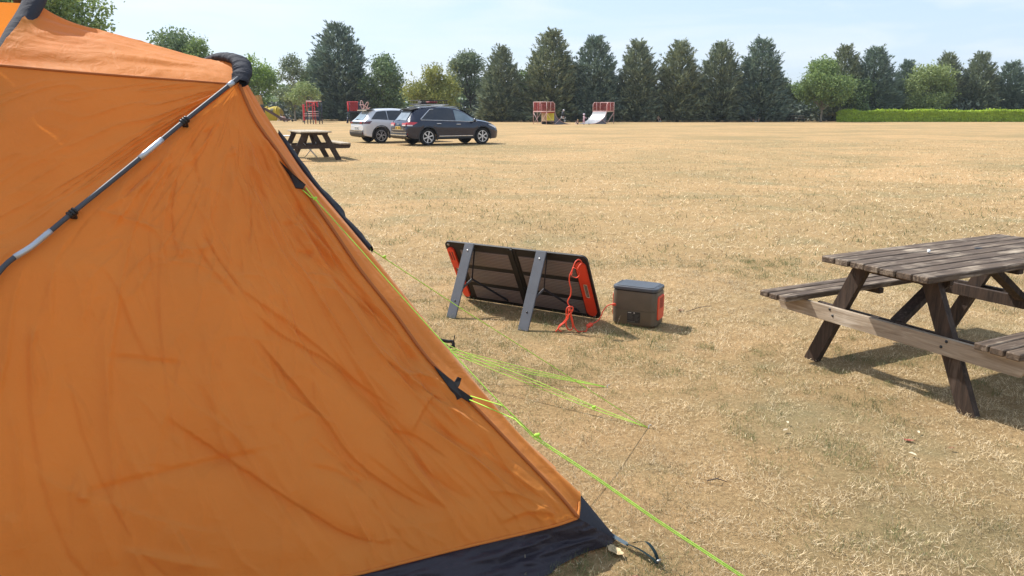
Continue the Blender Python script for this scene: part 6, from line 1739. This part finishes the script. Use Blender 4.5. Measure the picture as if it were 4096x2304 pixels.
def sit(H):
    k = H / 1.70
    J = dict(pelvis=(0, 0, .14), belly=(0, .03, .30), chest=(0, .05, .50), neck=(0, .03, .66), head=(0, 0, .80), crown=(0, 0, .90))
    for s, g in (('l', 1), ('r', -1)):
        J['sh' + s] = (g * .18, .05, .60); J['el' + s] = (g * .24, -.08, .38); J['wr' + s] = (g * .16, -.28, .34); J['ha' + s] = (g * .13, -.35, .36)
        J['hip' + s] = (g * .10, -.02, .13); J['kn' + s] = (g * .16, -.38, .42); J['an' + s] = (g * .12, -.60, .08); J['to' + s] = (g * .12, -.74, .05)
    return {n: tuple(c * k for c in p) for n, p in J.items()}, k
def radii(k, ad=False):
    q = dict(pelvis=(.085, .065), belly=(.08, .062), chest=(.09, .065), neck=.036, head=.082, crown=.05, sh=.042, el=.03, wr=.022, ha=.026, hip=.062, kn=.042, an=.028, to=.026)
    if ad: q = dict(pelvis=(.15, .12), belly=(.14, .11), chest=(.16, .12), neck=.055, head=.105, crown=.07, sh=.07, el=.048, wr=.034, ha=.04, hip=.10, kn=.07, an=.045, to=.04)
    return {n: tuple(c * k for c in v) if isinstance(v, tuple) else v * k for n, v in q.items()}
def cuts(bare_arm=True, bare_leg=True):
    z = [('neck', 'crown', 0), ('pelvis', 'hipl', 2), ('pelvis', 'hipr', 2), ('pelvis', 'belly', 1), ('belly', 'neck', 1), ('chest', 'shl', 1), ('chest', 'shr', 1)]
    for s in 'lr':
        z += [('sh' + s, 'el' + s, 1), ('el' + s, 'ha' + s, 0 if bare_arm else 1), ('hip' + s, 'kn' + s, 2), ('kn' + s, 'an' + s, 0 if bare_leg else 2), ('an' + s, 'to' + s, 3)]
    return z
shoe = cloth('shoe_white', (.75, .75, .75)); dk = cloth('dark_trousers', (.03, .035, .05))
blond = plain('fair_hair', (.42, .30, .14), .7); brown = plain('brown_hair', (.06, .035, .02), .7)
J, k = stand(1.16, arms=.7)
person('girl in a pink outfit and pink helmet standing by the right ramp', (7.72, 82.6, 0), .9, J, radii(k), [SK_, cloth('pink_top', (.75, .52, .58)), cloth('pink_leggings', (.62, .36, .42)), shoe], cuts(False, False), hat=plain('pink_helmet', (.80, .62, .70), .3))
J, k = sit(1.05)
person('small child in a brown top sitting beside the girl in pink', (7.05, 82.4, 0), -.6, J, radii(k, True), [SK_, cloth('brown_top', (.22, .12, .07)), cloth('brown_shorts', (.10, .07, .06)), shoe], cuts(False), hair=blond)
# boy on a bike, rolling down the left ramp: seated pose lifted onto the bike
bp_ = Vector((5.55, 83.25, .30))
J, k = sit(1.25)
J = {n: (p[0], p[1], p[2]) for n, p in J.items()}
kk = k
for s in 'lr':
    g = 1 if s == 'l' else -1
    J['kn' + s] = (g * .10 * kk, -.30 * kk, .06 * kk - (.06 if g > 0 else 0)); J['an' + s] = (g * .10 * kk, -.22 * kk, -.30 * kk); J['to' + s] = (g * .10 * kk, -.34 * kk, -.33 * kk)
    J['el' + s] = (g * .24 * kk, -.14 * kk, .42 * kk); J['wr' + s] = (g * .22 * kk, -.38 * kk, .36 * kk); J['ha' + s] = (g * .22 * kk, -.44 * kk, .36 * kk)
kid = person('boy in a white helmet riding a small bike down the left ramp', (5.42, 83.35, .93), rad(128), J, radii(k, True), [SK_, dk, cloth('dark_shorts', (.02, .02, .03)), shoe], cuts(False, True), hat=plain('white_helmet', (.78, .76, .74), .3))
kid.rotation_euler = (rad(22), 0, rad(128))
bk = empty('small_bike', (5.52, 83.42, .58), rad(38), "child's small bike under the boy on the left ramp", 'bike')
bk.rotation_euler = (0, rad(40), rad(38))
for x in (-.30, .30):
    w = empty('wheel', (x, 0, 0), 0, parent=bk); Mx = Matrix.Rotation(math.pi / 2, 3, 'X')
    b = MB(); b.lathe([(.125, -.02), (.15, -.012), (.15, .012), (.125, .02), (.125, -.02)], 20, Mx); b.build('tyre', M['rubber'], w, True)
    b = MB(); b.lathe([(.112, -.01), (.126, -.014), (.126, .014), (.112, .01), (.112, -.01)], 20, Mx); b.tube([(0, -.04, 0), (0, .04, 0)], .015, 6)
    for i in range(8): a = i * .785; b.tube([(.01 * math.cos(a), 0, .01 * math.sin(a)), (.115 * math.cos(a), 0, .115 * math.sin(a))], .004, 4)
    b.build('rim', M['white'], w, True)
b = MB(); b.tube([(-.30, 0, 0), (-.02, 0, .0), (.20, 0, .26), (-.10, 0, .24), (-.30, 0, 0)], .016, 6); b.tube([(-.10, 0, .24), (-.02, 0, 0)], .016, 6); b.tube([(.30, 0, 0), (.19, 0, .30), (.17, 0, .38)], .015, 6); b.build('frame', M['white'], bk, True)
b = MB(); b.tube([(.17, -.2, .40), (.18, 0, .38), (.17, .2, .40)], .013, 6); b.build('handlebar', M['black'], bk, True)
b = MB(); b.box((-.12, 0, .29), (.16, .08, .035), None, 0, .015); b.tube([(-.10, 0, .22), (-.12, 0, .28)], .013, 6); b.build('saddle', M['black'], bk)
# scooter lying by the girl
sc_ = empty('scooter', (7.95, 82.2, 0), rad(10), 'white kick scooter standing at the feet of the girl in pink', 'scooter')
b = MB(); b.box((0, 0, .085), (.45, .11, .03), None, 0, .01); b.build('deck', M['white'], sc_)
b = MB(); b.tube([(.24, 0, .08), (.30, 0, .12), (.24, 0, .70)], .016, 6); b.tube([(.24, -.16, .70), (.24, .16, .70)], .014, 6); b.build('handlebar', M['alu'], sc_, True)
for x in (-.25, .30):
    b = MB(); b.lathe([(.02, -.014), (.055, -.014), (.055, .014), (.02, .014), (.02, -.014)], 14, Matrix.Rotation(math.pi / 2, 3, 'X'), (x, 0, .056)); b.build('wheel', M['rubber'], sc_, True)
J, k = sit(1.70)
SEAT = [('adult in a pale pink top sitting by the foot of the slide', (-30.4, 102.5, 0), .5, (.66, .45, .42), (.03, .03, .05), brown),
        ('person in a white shirt sitting in front of the yellow tent behind the slide', (-33.2, 110.5, 0), -.3, (.8, .8, .8), (.10, .12, .18), brown),
        ('person in a tan top sitting under the second conifer right of the ramps', (19.2, 101.0, 0), .2, (.60, .42, .28), (.05, .05, .06), blond),
        ('person in a grey top sitting left of another under the last conifers of the row', (31.4, 100.9, 0), .7, (.42, .42, .45), (.05, .06, .09), brown),
        ('person in a white top sitting right of another under the last conifers of the row', (32.3, 100.8, 0), -.5, (.8, .78, .75), (.12, .10, .09), brown)]
for lab_, lc, rz, c1_, c2_, hr_ in SEAT:
    person(lab_, lc, rz, J, radii(k, True), [SK_, cloth('top', c1_), cloth('trousers', c2_), shoe], cuts(), hair=hr_)
J, k = stand(.95)
person('toddler in a yellow top standing far off to the right of the slide', (-33.7, 117, 0), 0, J, radii(k), [SK_, cloth('yellow_top', (.66, .55, .20)), dk, shoe], cuts(), hair=brown)
pu = empty('pushchair', (-29.7, 102.6, 0), .4, 'dark pushchair parked beside the adult at the slide foot', 'pushchair')
b = MB(); b.grid([[(-.22 + .55 * s_, y, .75 - .45 * math.sin(s_ * 2.2)) for y in (-.2, 0, .2)] for s_ in np.linspace(0, 1, 8)]); b.grid([[(-.22 + .3 * math.sin(a), y, .75 + .3 * math.cos(a)) for y in (-.2, 0, .2)] for a in np.linspace(-.6, 1.2, 8)]); b.build('seat', M['slate'], pu, True)
b = MB(); [b.tube(s_, .014, 6) for y in (-.22, .22) for s_ in ([(-.5, y, 1.0), (.35, y, .15)], [(-.35, y, .15), (.1, y, .55)])]; b.build('frame', M['alu'], pu, True)
for x in (-.35, .38):
    for y in (-.22, .22):
        b = MB(); b.lathe([(.03, -.02), (.12, -.02), (.12, .02), (.03, .02), (.03, -.02)], 14, Matrix.Rotation(math.pi / 2, 3, 'X'), (x, y, .12)); b.build('wheel', M['rubber'], pu, True)

# ------------------------------------------------------------------ thin volume added to lift the shadows of the far trees
hz_m = D.materials.new('haze'); hz_m.use_nodes = True
ht = hz_m.node_tree; ht.nodes.remove(ht.nodes['Principled BSDF'])
pv = ht.nodes.new('ShaderNodeVolumePrincipled'); pv.inputs['Color'].default_value = (0.80, 0.90, 1.0, 1); pv.inputs['Density'].default_value = 0.00025; pv.inputs['Anisotropy'].default_value = 0.2
ht.links.new(pv.outputs['Volume'], ht.nodes['Material Output'].inputs['Volume'])
b = MB(); b.box((0, 220, 7.5), (940, 640, 17.0)); o = b.build('haze', hz_m)
tag(o, 'thin pale haze added over the whole field to lift the tree shadows', None, None, 'stuff')
